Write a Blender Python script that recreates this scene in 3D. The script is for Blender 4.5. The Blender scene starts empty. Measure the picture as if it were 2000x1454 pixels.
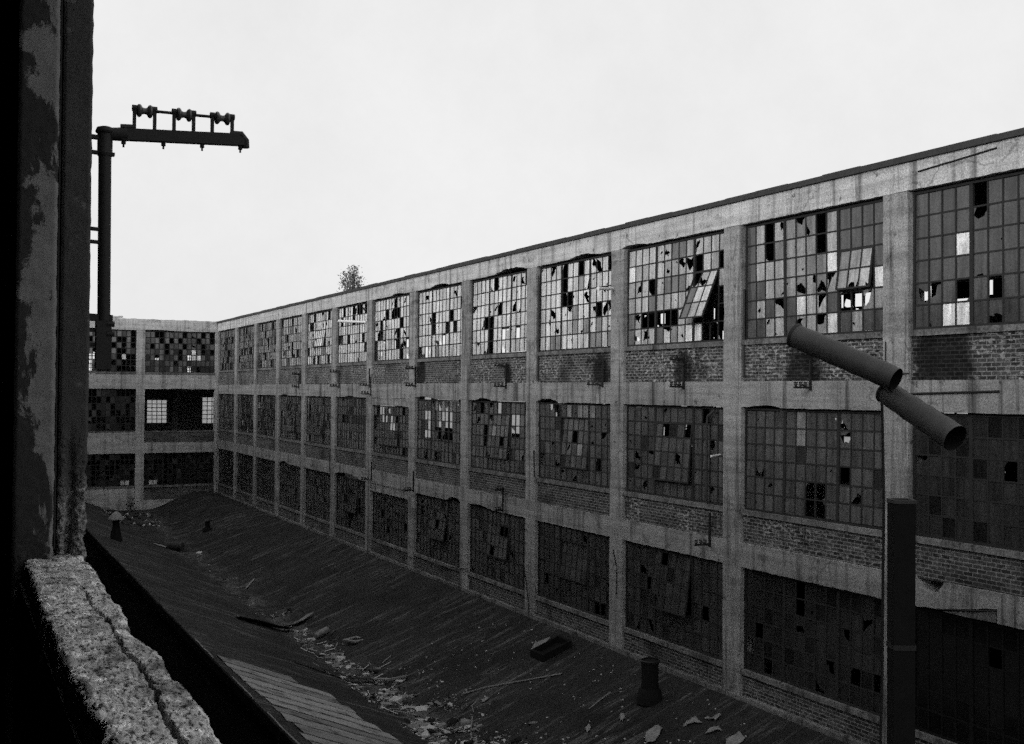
import bpy, bmesh, math, random
import numpy as np
from mathutils import Vector, Matrix, noise as mnoise

random.seed(11)
rng = np.random.default_rng(5)
SC = bpy.context.scene
COL = SC.collection
rad = math.radians

# ------------------------------------------------------------------ camera
# world axes: +x across the court towards the long factory, +y along it, z up; eye of the photographer at the origin
cam_d = bpy.data.cameras.new("camera")
cam = bpy.data.objects.new("camera", cam_d)
COL.objects.link(cam)
yaw, pitch, roll = rad(26.628), rad(0.961), rad(0.425)
Fv = Vector((math.sin(yaw) * math.cos(pitch), math.cos(yaw) * math.cos(pitch), math.sin(pitch)))
R0 = Vector((math.cos(yaw), -math.sin(yaw), 0))
U0 = R0.cross(Fv)
Rv = R0 * math.cos(roll) + U0 * math.sin(roll)
Uv = -R0 * math.sin(roll) + U0 * math.cos(roll)
m = Matrix((Rv, Uv, -Fv)).transposed().to_4x4()
cam.matrix_world = m
cam_d.sensor_width = 36.0
cam_d.lens = 39.6
cam_d.clip_start = 0.05
cam_d.clip_end = 6000
cam_d.dof.use_dof = True
cam_d.dof.focus_distance = 32.0
cam_d.dof.aperture_fstop = 20
SC.camera = cam

# ------------------------------------------------------------------ sky, sun, exposure
w = bpy.data.worlds.new("World")
SC.world = w
w.use_nodes = True
nt = w.node_tree
for n in list(nt.nodes):
    nt.nodes.remove(n)
wo = nt.nodes.new("ShaderNodeOutputWorld")
bg = nt.nodes.new("ShaderNodeBackground")
sky = nt.nodes.new("ShaderNodeTexSky")
sky.sky_type = 'NISHITA'
sky.sun_disc = False
SUN_EL, SUN_AZ = rad(15.5), rad(246)          # azimuth clockwise from +y: the sun stands over the near wing
sky.sun_elevation = SUN_EL
sky.sun_rotation = SUN_AZ
sky.air_density = 1.0
sky.dust_density = 6.0
bw = nt.nodes.new("ShaderNodeRGBToBW")      # black and white film
mul = nt.nodes.new("ShaderNodeMath"); mul.operation = 'MULTIPLY_ADD'
mul.inputs[1].default_value = 0.10          # thin light through the cloud
mul.inputs[2].default_value = 8.25          # even white overcast
nt.links.new(sky.outputs[0], bw.inputs[0])
nt.links.new(bw.outputs[0], mul.inputs[0])
tcw = nt.nodes.new("ShaderNodeTexCoord")
cl = nt.nodes.new("ShaderNodeTexNoise"); cl.inputs['Scale'].default_value = 3.2; cl.inputs['Detail'].default_value = 9; cl.inputs['Roughness'].default_value = .72
nt.links.new(tcw.outputs['Generated'], cl.inputs['Vector'])
clr = nt.nodes.new("ShaderNodeMapRange")           # faint unevenness of the cloud deck
clr.inputs['From Min'].default_value = .25; clr.inputs['From Max'].default_value = .75
clr.inputs['To Min'].default_value = .93; clr.inputs['To Max'].default_value = 1.07
nt.links.new(cl.outputs[0], clr.inputs[0])
mc = nt.nodes.new("ShaderNodeMath"); mc.operation = 'MULTIPLY'
nt.links.new(mul.outputs[0], mc.inputs[0]); nt.links.new(clr.outputs[0], mc.inputs[1])
nt.links.new(mc.outputs[0], bg.inputs['Color'])
bg.inputs['Strength'].default_value = 0.10
nt.links.new(bg.outputs[0], wo.inputs[0])

sl = bpy.data.lights.new("sun", 'SUN')
sl.energy = 1.5
sl.angle = rad(22)
sl.color = (1, 1, 1)
so = bpy.data.objects.new("sun", sl)
COL.objects.link(so)
to_sun = Vector((math.sin(SUN_AZ) * math.cos(SUN_EL), math.cos(SUN_AZ) * math.cos(SUN_EL), math.sin(SUN_EL)))
so.rotation_euler = (-to_sun).to_track_quat('-Z', 'Y').to_euler()
so.location = (0, 0, 60)

SC.view_settings.view_transform = 'Standard'
SC.view_settings.look = 'None'
SC.view_settings.exposure = 0.0
SC.view_settings.gamma = 1.0
SC.cycles.use_denoising = False              # a grainy high speed film
SC.cycles.use_adaptive_sampling = True
SC.cycles.adaptive_threshold = 0.12
SC.cycles.adaptive_min_samples = 20
SC.cycles.max_bounces = 6
SC.cycles.diffuse_bounces = 3
SC.cycles.glossy_bounces = 3
SC.cycles.transmission_bounces = 3
SC.cycles.transparent_max_bounces = 6


# ------------------------------------------------------------------ materials
class NT:
    def __init__(s, name):
        s.m = bpy.data.materials.new(name)
        s.m.use_nodes = True
        s.t = s.m.node_tree
        s.b = s.t.nodes["Principled BSDF"]
        s.tc = s.t.nodes.new("ShaderNodeTexCoord")

    def node(s, typ, **kw):
        n = s.t.nodes.new(typ)
        for k, v in kw.items():
            if k.startswith("i_"):
                n.inputs[k[2:].replace("_", " ")].default_value = v
            else:
                setattr(n, k, v)
        return n

    def link(s, a, b):
        s.t.links.new(a, b)

    def coords(s, scale=(1, 1, 1)):
        mp = s.node("ShaderNodeMapping")
        mp.inputs['Scale'].default_value = scale
        s.link(s.tc.outputs['Object'], mp.inputs[0])
        return mp.outputs[0]

    def noise(s, scale, detail=4, rough=.6, stretch=(1, 1, 1), dist=0):
        n = s.node("ShaderNodeTexNoise")
        n.inputs['Scale'].default_value = scale
        n.inputs['Detail'].default_value = detail
        n.inputs['Roughness'].default_value = rough
        n.inputs['Distortion'].default_value = dist
        s.link(s.coords(stretch), n.inputs['Vector'])
        return n.outputs[0]

    def ramp(s, src, stops):
        r = s.node("ShaderNodeValToRGB")
        e = r.color_ramp.elements
        while len(e) < len(stops):
            e.new(.5)
        for el, (p, v) in zip(e, stops):
            el.position = p
            el.color = (v, v, v, 1)
        s.link(src, r.inputs[0])
        return r.outputs[0]

    def math(s, op, a, b=None):
        n = s.node("ShaderNodeMath", operation=op)
        for i, x in enumerate((a, b)):
            if x is None:
                continue
            if hasattr(x, "is_linked"):
                s.link(x, n.inputs[i])
            else:
                n.inputs[i].default_value = x
        return n.outputs[0]

    def mix(s, f, a, b):
        n = s.node("ShaderNodeMix", data_type='FLOAT')
        for i, x in ((0, f), (2, a), (3, b)):
            if hasattr(x, "is_linked"):
                s.link(x, n.inputs[i])
            else:
                n.inputs[i].default_value = x
        return n.outputs[0]

    def finish(s, col, rough=.9, bump=None, bstr=.3, bdist=.02, spec=.3, metal=0):
        c = s.node("ShaderNodeCombineColor")
        for i in range(3):
            if hasattr(col, "is_linked"):
                s.link(col, c.inputs[i])
            else:
                c.inputs[i].default_value = col
        s.link(c.outputs[0], s.b.inputs['Base Color'])
        if hasattr(rough, "is_linked"):
            s.link(rough, s.b.inputs['Roughness'])
        else:
            s.b.inputs['Roughness'].default_value = rough
        s.b.inputs['Specular IOR Level'].default_value = spec
        s.b.inputs['Metallic'].default_value = metal
        if bump is not None:
            b = s.node("ShaderNodeBump")
            b.inputs['Strength'].default_value = bstr
            b.inputs['Distance'].default_value = bdist
            s.link(bump, b.inputs['Height'])
            s.link(b.outputs[0], s.b.inputs['Normal'])
        return s.m


def concrete(name, lo, hi, streak=.45, grain=.35):
    n = NT(name)
    big = n.noise(.5, 5, .65)
    base = n.mix(n.ramp(big, [(.3, 0), (.7, 1)]), lo, hi)
    st = n.ramp(n.noise(1.0, 5, .7, (2.6, 2.6, .13)), [(.34, 1), (.50, 0)])          # water stains running down
    base = n.math('MULTIPLY', base, n.math('SUBTRACT', 1.0, n.math('MULTIPLY', st, streak)))
    boards = n.ramp(n.noise(1.0, 2, .5, (.25, .25, 6.5)), [(.35, .82), (.6, 1.08)])
    base = n.math('MULTIPLY', base, boards)
    spots = n.ramp(n.noise(3.2, 3, .7), [(.30, .35), (.37, 1)])
    base = n.math('MULTIPLY', base, spots)
    g = n.ramp(n.noise(24, 2, .8), [(.3, 1 - grain), (.7, 1 + grain)])
    base = n.math('MULTIPLY', base, g)
    pat = n.ramp(n.noise(1.6, 6, .7), [(.38, .86), (.5, 1.0), (.66, 1.08)])
    base = n.math('MULTIPLY', base, pat)
    vo = n.node("ShaderNodeTexVoronoi", feature='DISTANCE_TO_EDGE')
    vo.inputs['Scale'].default_value = .42
    wv = n.node("ShaderNodeVectorMath", operation='ADD')
    nv = n.node("ShaderNodeTexNoise"); nv.inputs['Scale'].default_value = 1.8; nv.inputs['Detail'].default_value = 5
    n.link(n.tc.outputs['Object'], nv.inputs['Vector'])
    n.link(n.tc.outputs['Object'], wv.inputs[0]); n.link(nv.outputs['Color'], wv.inputs[1])
    n.link(wv.outputs[0], vo.inputs['Vector'])
    ck = n.ramp(vo.outputs['Distance'], [(.006, .6), (.013, 1)])
    ckm = n.ramp(n.noise(.7, 2, .5), [(.5, 1), (.56, 0)])
    base = n.math('MULTIPLY', base, n.math('MAXIMUM', ck, ckm))
    patch = n.ramp(n.noise(.9, 4, .75, (1, 1, 1.6)), [(.34, .62), (.42, 1), (.6, 1), (.72, 1.12)])
    base = n.math('MULTIPLY', base, patch)
    bmp = n.math('ADD', n.math('MULTIPLY', n.noise(9, 6, .7), 1.0), n.math('MULTIPLY', boards, .6))
    return n.finish(base, .95, bmp, .5, .03, .2)


STAINS = [(16.4, .7, .95), (25.3, .6, .5), (29.6, .55, .6), (20.5, .5, .7), (44.2, .6, .6), (36.0, .6, .35), (62, .6, .7)]


def brick(name, eff):
    n = NT(name)
    sp = n.node("ShaderNodeSeparateXYZ")
    n.link(n.tc.outputs['Object'], sp.inputs[0])
    u = n.math('ADD', sp.outputs[0], sp.outputs[1])
    cb = n.node("ShaderNodeCombineXYZ")
    n.link(u, cb.inputs[0]); n.link(sp.outputs[2], cb.inputs[1])
    br = n.node("ShaderNodeTexBrick")
    n.link(cb.outputs[0], br.inputs['Vector'])
    br.inputs['Scale'].default_value = 1
    br.inputs['Brick Width'].default_value = .22
    br.inputs['Row Height'].default_value = .085
    br.inputs['Mortar Size'].default_value = .011
    br.inputs['Mortar Smooth'].default_value = .3
    br.inputs['Bias'].default_value = -.1
    br.inputs['Color1'].default_value = (.018, .018, .018, 1)
    br.inputs['Color2'].default_value = (.06, .06, .06, 1)
    br.inputs['Mortar'].default_value = (.15, .15, .15, 1)
    bwn = n.node("ShaderNodeRGBToBW")
    n.link(br.outputs[0], bwn.inputs[0])
    col = bwn.outputs[0]
    fine = n.node("ShaderNodeTexNoise")
    fine.inputs['Scale'].default_value = 1.0
    fine.inputs['Detail'].default_value = 3
    mp = n.node("ShaderNodeMapping"); mp.inputs['Scale'].default_value = (7.5, 14, 1)
    n.link(cb.outputs[0], mp.inputs[0]); n.link(mp.outputs[0], fine.inputs['Vector'])
    e1 = n.ramp(fine.outputs[0], [(.53, 0), (.60, 1)])
    e2 = n.ramp(n.noise(.55, 3, .6), [(.36, 0), (.56, 1)])
    ef = n.math('MULTIPLY', n.math('MULTIPLY', e1, e2), eff)
    col = n.mix(ef, col, .24)
    dk = n.ramp(n.noise(.8, 4, .6), [(.34, .5), (.5, 1.25)])
    col = n.math('MULTIPLY', n.math('MULTIPLY', col, dk), n.ramp(n.noise(28, 2, .8), [(.3, .5), (.7, 1.5)]))
    wob = n.math('MULTIPLY', n.math('SUBTRACT', n.noise(2.2, 5, .7), .5), 1.3)
    for yy, zz, rr in STAINS:                       # soot and damp left round the old fittings
        dy = n.math('MULTIPLY', n.math('ADD', sp.outputs[1], 40 - yy), 1 / rr)
        dz = n.math('MULTIPLY', n.math('ADD', sp.outputs[2], -18 - zz), .75 / rr)
        dd = n.math('ADD', n.math('ADD', n.math('MULTIPLY', dy, dy), n.math('MULTIPLY', dz, dz)), wob)
        col = n.math('MULTIPLY', col, n.ramp(dd, [(.45, .16), (1, 1)]))
    return n.finish(col, .92, br.outputs['Fac'], -.5, .012, .2)


def plain(name, v, rough=.7, var=.4, sc=12, metal=0, spec=.3, bump=.2):
    n = NT(name)
    nz = n.noise(sc, 5, .65)
    c = n.math('MULTIPLY', v, n.math('ADD', 1 - var, n.math('MULTIPLY', nz, 2 * var)))
    return n.finish(c, rough, nz, bump, .01, spec, metal)


def glass(name):
    n = NT(name)
    at = n.node("ShaderNodeAttribute", attribute_name="shade")
    d = n.noise(3.5, 4, .7)
    dr = n.ramp(n.noise(2.0, 4, .7, (3, 3, .35)), [(.3, .55), (.65, 1.3)])
    c = n.math('MULTIPLY', n.math('MULTIPLY', at.outputs['Fac'], n.math('ADD', .65, n.math('MULTIPLY', d, .7))), dr)
    c = n.math('MULTIPLY', c, n.ramp(n.noise(30, 2, .8), [(.3, .6), (.7, 1.4)]))
    r = n.math('ADD', .05, n.math('MULTIPLY', d, .22))
    mt = n.finish(c, r, n.noise(1.6, 2, .5), .06, .02, .5)
    n.b.inputs['IOR'].default_value = 1.5
    return mt


def frosted(name):
    m_ = bpy.data.materials.new(name); m_.use_nodes = True
    t = m_.node_tree
    b = t.nodes["Principled BSDF"]
    tr = t.nodes.new("ShaderNodeBsdfTranslucent"); tr.inputs[0].default_value = (.85, .85, .85, 1)
    tp = t.nodes.new("ShaderNodeBsdfTransparent"); tp.inputs[0].default_value = (.9, .9, .9, 1)
    mx = t.nodes.new("ShaderNodeMixShader"); mx.inputs[0].default_value = .6
    t.links.new(tr.outputs[0], mx.inputs[1]); t.links.new(tp.outputs[0], mx.inputs[2])
    t.links.new(mx.outputs[0], t.nodes["Material Output"].inputs[0])
    return m_


def tar_mat():
    n = NT("tar_roofing")
    sp = n.node("ShaderNodeSeparateXYZ")
    n.link(n.tc.outputs['Object'], sp.inputs[0])
    base = n.mix(n.ramp(n.noise(.35, 5, .65), [(.35, 0), (.65, 1)]), .015, .028)
    msk = n.ramp(n.noise(.45, 4, .65), [(.38, .1), (.58, 1)])
    st = n.ramp(n.noise(1.0, 6, .75, (.45, 3.0, 0), .6), [(.51, 0), (.68, 1)])       # worn streaks running down the slopes
    base = n.mix(n.math('MULTIPLY', n.math('MULTIPLY', st, msk), .95), base, .135)
    fine = n.ramp(n.noise(1.0, 4, .8, (1.6, 12, 0), .4), [(.58, 0), (.70, 1)])
    base = n.mix(n.math('MULTIPLY', fine, .45), base, .06)
    sp2 = n.node("ShaderNodeSeparateXYZ")
    n.link(n.tc.outputs['Object'], sp2.inputs[0])
    fr_ = n.math('FRACT', n.math('MULTIPLY', sp2.outputs[1], 1.07))
    seam = n.math('MULTIPLY', n.ramp(fr_, [(.0, 1), (.035, 0)]), n.ramp(n.noise(.8, 3, .6), [(.45, 0), (.6, 1)]))
    base = n.mix(n.math('MULTIPLY', seam, .5), base, .055)
    # silt in the valley gutter (x about 11.4)
    dx = n.math('ABSOLUTE', n.math('ADD', sp.outputs[0], -.35))
    band = n.math('SUBTRACT', 1.0, n.math('MULTIPLY', dx, .9))
    silt = n.math('MULTIPLY', n.ramp(band, [(.1, 0), (.8, 1)]), n.ramp(n.noise(1.1, 6, .7, (1, .5, 1)), [(.46, 0), (.62, 1)]))
    base = n.mix(silt, base, .085)
    g = n.ramp(n.noise(20, 3, .8), [(.3, .35), (.7, 1.65)])
    base = n.math('MULTIPLY', base, g)
    return n.finish(base, .95, n.math('ADD', g, n.noise(2.2, 5, .7)), .6, .03, .12)


def board_mat():
    n = NT("bare_sheathing_boards")
    at = n.node("ShaderNodeAttribute", attribute_name="shade")
    g = n.ramp(n.noise(1.0, 5, .7, (1.2, 9, 1)), [(.3, .65), (.7, 1.3)])
    b = n.ramp(n.noise(1.6, 4, .65), [(.34, .4), (.46, 1), (.7, 1.15)])
    f = n.ramp(n.noise(26, 2, .8), [(.3, .75), (.7, 1.25)])
    c = n.math('MULTIPLY', n.math('MULTIPLY', at.outputs['Fac'], g), n.math('MULTIPLY', b, f))
    return n.finish(c, .9, g, .3, .01, .2)


def peel_mat():
    n = NT("peeling_paint")
    a = n.noise(2.6, 6, .62, (1.6, 1, .8), .4)
    sp = n.node("ShaderNodeSeparateXYZ")
    n.link(n.tc.outputs['Object'], sp.inputs[0])
    a = n.math('ADD', a, n.math('MULTIPLY', n.math('ADD', sp.outputs[0], -.365), .9))
    f = n.ramp(a, [(.49, 0), (.515, 1)])
    paint = n.math('MULTIPLY', .030, n.math('ADD', .6, n.math('MULTIPLY', n.noise(20, 4, .7), .8)))
    bare = n.math('MULTIPLY', .165, n.math('ADD', .5, n.noise(11, 5, .7)))
    return n.finish(n.mix(f, paint, bare), .9, n.math('ADD', n.math('MULTIPLY', f, .7), n.noise(30, 5, .7)), .5, .008, .2)


def aggregate_mat():
    n = NT("weathered_aggregate")
    at = n.node("ShaderNodeAttribute", attribute_name="pit")
    lrg = n.ramp(n.noise(5, 4, .6, (1, .7, 1)), [(.32, .55), (.5, 1), (.68, 1.25)])
    mid = n.ramp(n.noise(20, 5, .65, (1, .7, 1), .5), [(.33, .14), (.44, .72), (.56, 1.0), (.68, 1.75)])
    fine = n.ramp(n.noise(95, 3, .7, (1, .6, 1)), [(.3, .7), (.7, 1.3)])
    c = n.math('MULTIPLY', n.math('MULTIPLY', .50, lrg), n.math('MULTIPLY', mid, fine))
    v = n.node("ShaderNodeTexVoronoi"); v.inputs['Scale'].default_value = 42
    n.link(n.coords((1, .7, 1)), v.inputs['Vector'])
    pits = n.ramp(v.outputs[0], [(.18, 0), (.28, 1)])
    msk = n.ramp(n.noise(14, 3, .6), [(.40, 1), (.50, 0)])
    pits = n.math('MAXIMUM', pits, msk)
    c = n.math('MULTIPLY', c, n.math('ADD', .2, n.math('MULTIPLY', pits, .8)))
    c = n.math('MULTIPLY', c, n.math('SUBTRACT', 1.0, n.math('MULTIPLY', at.outputs['Fac'], .93)))
    return n.finish(c, .95, n.math('ADD', mid, n.math('MULTIPLY', pits, .6)), .6, .006, .15)


def jamb_mat():
    n = NT("eroded_sooty_concrete")
    sp = n.node("ShaderNodeSeparateXYZ")
    n.link(n.tc.outputs['Object'], sp.inputs[0])
    base = n.math('MULTIPLY', .052, n.math('ADD', .6, n.math('MULTIPLY', n.noise(9, 5, .7), .8)))
    sp2 = n.ramp(n.noise(16, 3, .6), [(.66, 0), (.72, 1)])
    base = n.mix(n.math('MULTIPLY', sp2, .6), base, .14)
    zz = n.math('MULTIPLY', n.math('SUBTRACT', 17.72, sp.outputs[2]), 2.6)
    mk = n.ramp(n.math('ADD', zz, n.math('MULTIPLY', n.math('SUBTRACT', n.noise(7, 4, .6), .5), 1.6)), [(.2, 0), (.6, 1)])
    ag = n.ramp(n.noise(48, 6, .8), [(.36, .02), (.5, .16), (.68, .42)])
    c = n.mix(mk, base, ag)
    return n.finish(c, .95, n.noise(40, 6, .75), .7, .01, .15)


M = dict(
    concrete=concrete("weathered_concrete", .205, .315, .75, .42),
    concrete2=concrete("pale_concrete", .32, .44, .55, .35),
    concrete_top=concrete("palest_concrete", .40, .55, .65, .4),  # the palest concrete tone, used on the roof beams
    sill=concrete("stained_sill", .10, .20, .7, .5),
    brick=brick("old_brick", 1.0),
    brick2=brick("dark_brick", .35),
    steel=plain("rusted_sash_steel", .018, .8),
    iron=plain("black_iron", .012, .65, .4, 30),
    glass=glass("dusty_glass"),
    frost=frosted("frosted_glass"),
    inner=plain("dim_interior", .10, .9, .5, 1.5),
    tar=tar_mat(),
    tarside=plain("tarred_wall", .010, .95, .4, 3, 0, .05),
    yard=plain("pale_open_ground", .28, .95, .4, .05, 0, .1),
    ground=plain("yard_asphalt", .012, .95, .4, 2, 0, .05),
    roofgravel=plain("roof_gravel", .12, .95, .5, 6),
    coping=plain("metal_coping", .035, .7, .5, 5),
    board=plain("bare_sheathing", .155, .85, .5, 2.5),
    boards=board_mat(),
    peel=peel_mat(),
    jamb=jamb_mat(),
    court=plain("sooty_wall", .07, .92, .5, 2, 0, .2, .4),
    agg=aggregate_mat(),
    duct=plain("oxidised_duct_metal", .05, .65, .85, 2.6, .2, .35, .5),
    dust=plain("pale_debris", .36, .9, .5, 8),
    dust2=plain("grey_debris", .15, .9, .5, 8),
    dark=plain("flat_black", .009, .9, .4, 6, 0, .1),  # plain black; also stands in for shade in the room and nearest lower bays
    wood=plain("grey_wood", .16, .85, .5, 5),
    porcelain=plain("brown_porcelain", .05, .25, .3, 8, 0, .5),
    paper=plain("pale_sheet", .17, .85, .7, 6),
    white=plain("white_pipe_paint", .7, .6, .2, 8),
    leaf=plain("grey_leaf", .17, .7, .6, 3),
    bark=plain("bark", .06, .9, .4, 9),
)


# ------------------------------------------------------------------ mesh helpers
class MB:
    def __init__(s):
        s.v = []; s.f = []; s.mi = []; s.sh = []

    def poly(s, pts, mi=0, sh=.1):
        k = len(s.v)
        s.v += [tuple(p) for p in pts]
        s.f.append(tuple(range(k, k + len(pts))))
        s.mi.append(mi); s.sh.append(sh)

    def faces(s, vs, fs, mi=0, sh=.1):
        k = len(s.v)
        s.v += [tuple(p) for p in vs]
        for f in fs:
            s.f.append(tuple(i + k for i in f)); s.mi.append(mi); s.sh.append(sh)

    def box(s, P, a0, a1, b0, b1, c0, c1, mi=0, sh=.1):
        vs = [P(a, b, c) for a in (a0, a1) for b in (b0, b1) for c in (c0, c1)]
        s.faces(vs, [(0, 1, 3, 2), (4, 6, 7, 5), (0, 4, 5, 1), (2, 3, 7, 6), (0, 2, 6, 4), (1, 5, 7, 3)], mi, sh)

    def beam(s, p, q, wx, wy, mi=0, sh=.1, up=(0, 0, 1)):
        p, q = Vector(p), Vector(q)
        d = (q - p).normalized()
        u = Vector(up)
        if abs(d.dot(u)) > .95:
            u = Vector((1, 0, 0))
        a = d.cross(u).normalized(); b = a.cross(d)
        vs = [o + a * (i * wx / 2) + b * (j * wy / 2) for o in (p, q) for i in (-1, 1) for j in (-1, 1)]
        s.faces(vs, [(0, 1, 3, 2), (4, 6, 7, 5), (0, 4, 5, 1), (2, 3, 7, 6), (0, 2, 6, 4), (1, 5, 7, 3)], mi, sh)

    def tube(s, pts, r, n=12, mi=0, caps=True, sh=.1):
        pts = [Vector(p) for p in pts]
        rs = r if isinstance(r, (list, tuple)) else [r] * len(pts)
        k = len(s.v); a = None
        for i, p in enumerate(pts):
            d = (pts[min(i + 1, len(pts) - 1)] - pts[max(i - 1, 0)]).normalized()
            if a is None:
                u = Vector((0, 0, 1)) if abs(d.z) < .9 else Vector((1, 0, 0))
                a = d.cross(u).normalized()
            else:
                a = (a - d * a.dot(d)).normalized()
            b = d.cross(a)
            for j in range(n):
                t = 2 * math.pi * j / n
                s.v.append(tuple(p + (a * math.cos(t) + b * math.sin(t)) * rs[i]))
        for i in range(len(pts) - 1):
            for j in range(n):
                s.f.append((k + i * n + j, k + i * n + (j + 1) % n, k + (i + 1) * n + (j + 1) % n, k + (i + 1) * n + j))
                s.mi.append(mi); s.sh.append(sh)
        if caps:
            s.f.append(tuple(k + j for j in range(n))); s.mi.append(mi); s.sh.append(sh)
            e = k + (len(pts) - 1) * n
            s.f.append(tuple(e + j for j in range(n))); s.mi.append(mi); s.sh.append(sh)

    def chunk(s, c, size, mi=0, sh=.1, flat=1.0):
        h = [Vector((x, y, z)) for x in (-1, 1) for y in (-1, 1) for z in (-1, 1)]
        rot = Matrix.Rotation(random.uniform(0, 6.3), 3, 'Z') @ Matrix.Rotation(random.uniform(-.5, .5), 3, 'X')
        el = random.uniform(.5, 1.6)
        vs = []
        for p in h:
            p = Vector((p.x * size * el * random.uniform(.5, 1), p.y * size * random.uniform(.4, 1), p.z * size * flat * random.uniform(.5, 1)))
            vs.append(Vector(c) + rot @ p)
        s.faces(vs, [(0, 1, 3, 2), (4, 6, 7, 5), (0, 4, 5, 1), (2, 3, 7, 6), (0, 2, 6, 4), (1, 5, 7, 3)], mi, sh)

    def build(s, name, mats, parent=None, smooth=False, loc=None, fix=True):
        org = Vector((0, 0, 0))
        if parent is not None:
            org = parent["_org"] if "_org" in parent.keys() else Vector((0, 0, 0))
            org = Vector(org)
        if loc is not None:
            org = Vector(loc)
        me = bpy.data.meshes.new(name)
        me.from_pydata([(x - org.x, y - org.y, z - org.z) for x, y, z in s.v], [], s.f)
        for mt in (mats if isinstance(mats, (list, tuple)) else [mats]):
            me.materials.append(M[mt] if isinstance(mt, str) else mt)
        me.polygons.foreach_set("material_index", s.mi)
        at = me.attributes.new("shade", 'FLOAT', 'FACE')
        at.data.foreach_set("value", s.sh)
        if fix:
            bm = bmesh.new(); bm.from_mesh(me)
            bmesh.ops.recalc_face_normals(bm, faces=bm.faces)
            bm.to_mesh(me); bm.free()
        if smooth:
            me.polygons.foreach_set("use_smooth", [True] * len(me.polygons))
            try:
                me.set_sharp_from_angle(angle=rad(40))
            except Exception:
                pass
        me.update()
        o = bpy.data.objects.new(name, me)
        COL.objects.link(o)
        if parent is not None:
            o.parent = parent
            o["_org"] = list(org)
        elif loc is not None:
            o.location = org
            o["_org"] = list(org)
        return o


def thing(name, label, cat, loc=(0, 0, 0), group=None):
    o = bpy.data.objects.new(name, None)
    o.empty_display_size = .3
    COL.objects.link(o)
    o.location = loc
    o["_org"] = list(loc)
    o["label"] = label; o["category"] = cat
    if group:
        o["group"] = group
    return o


def tag(o, label, cat, group=None):
    o["label"] = label; o["category"] = cat
    if group:
        o["group"] = group
    return o


def structure(o):
    o["kind"] = "structure"
    return o


def W(x, y, z):
    return (x, y, z)


# ------------------------------------------------------------------ measurements of the court
D = 17.79                       # front plane of the long factory
B = 5.5                         # bay length
S0 = 17.884
SC_Y = S0 + 12 * B              # inner corner of the court (83.88)
ZR, ZW1T, ZW1B = 4.95, 4.212, 1.325
ZB2T, ZB2B, ZW2B = .285, -.371, -2.919
ZB3T, ZB3B, ZW3B, ZBASE = -3.747, -4.36, -6.892, -7.652
CW = .72
GROUND = -18.0


def col_s(k):
    return S0 + (12 - k) * B    # far edge of column k


# ------------------------------------------------------------------ window builder
def pane_faces(mb, P, a0, a1, c0, c1, d, kind, shade):
    ta, tc = random.uniform(-.006, .006), random.uniform(-.006, .006)
    w2, h2 = a1 - a0, c1 - c0

    def q(u, v):
        return P(a0 + u * w2, d + (u - .5) * ta + (v - .5) * tc, c0 + v * h2)
    if kind == 'X':
        if random.random() < .35:       # a sliver left in a corner
            cu, cv = random.choice([(0, 0), (1, 0), (0, 1), (1, 1)])
            su, sv = random.uniform(.15, .5), random.uniform(.1, .4)
            mb.poly([q(cu, cv), q(abs(cu - su), cv), q(cu, abs(cv - sv))], 0, shade)
        return
    if kind in '.db':
        mb.poly([q(0, 0), q(1, 0), q(1, 1), q(0, 1)], 0, shade)
        return
    # jagged hole
    asp = abs(h2 / w2)
    edge = random.random()
    if kind == 'h':
        cu, cv = random.uniform(.15, .85), random.uniform(.1, .9); r0 = random.uniform(.09, .24)
        if edge < .4:
            cu = random.choice([.04, .96])
        elif edge < .6:
            cv = random.choice([.03, .97])
    elif kind == 'H':
        cu, cv = random.uniform(.25, .75), random.uniform(.25, .75); r0 = random.uniform(.32, .62)
        if edge < .35:
            cv = random.choice([.06, .94]); r0 *= 1.25
        elif edge < .6:
            cu = random.choice([.06, .94]); r0 *= 1.2
    else:                               # 's': only a shard stays on one edge
        cu, cv = random.uniform(.3, .7), random.choice([.05, .95]); r0 = random.uniform(.6, .85)
    N = random.randint(6, 10)
    tilt_ = random.uniform(-.8, .8)
    angs = sorted([2 * math.pi * (i + random.uniform(-.4, .4)) / N for i in range(N)] +
                  [math.atan2((y - cv), (x - cu)) % (2 * math.pi) for x in (0, 1) for y in (0, 1)])
    ins, out = [], []
    for t in angs:
        dx, dy = math.cos(t), math.sin(t)
        tm = min([((1 if dx > 0 else 0) - cu) / dx if abs(dx) > 1e-6 else 9,
                  ((1 if dy > 0 else 0) - cv) / dy if abs(dy) > 1e-6 else 9])
        out.append((cu + dx * tm, cv + dy * tm))
        r = r0 * random.uniform(.4, 1.15) * (1 + .45 * math.cos(2 * (t - tilt_)))
        ry = r / (asp ** .5)
        rr = min(1 / math.hypot(dx / r, dy / max(ry, .05)), tm * .985)
        ins.append((cu + dx * rr, cv + dy * rr))
    n = len(angs)
    for i in range(n):
        j = (i + 1) % n
        mb.poly([q(*out[i]), q(*out[j]), q(*ins[j]), q(*ins[i])], 0, shade)


def rand_pattern(rows, cols, pX, pH, ph, pd, pb):
    g = []
    for r in range(rows):
        row = ''
        for c in range(cols):
            x = random.random()
            cl = mnoise.noise(Vector((c * .55 + len(g) * 3.1 + random.random() * .2, r * .6, random.random() * .3))) * .15
            x -= max(cl, 0)
            for ch, p_ in (('X', pX), ('H', pH), ('h', ph), ('d', pd), ('b', pb)):
                if x < p_:
                    row += ch
                    break
                x -= p_
            else:
                row += '.'
        g.append(row)
    return g


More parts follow.
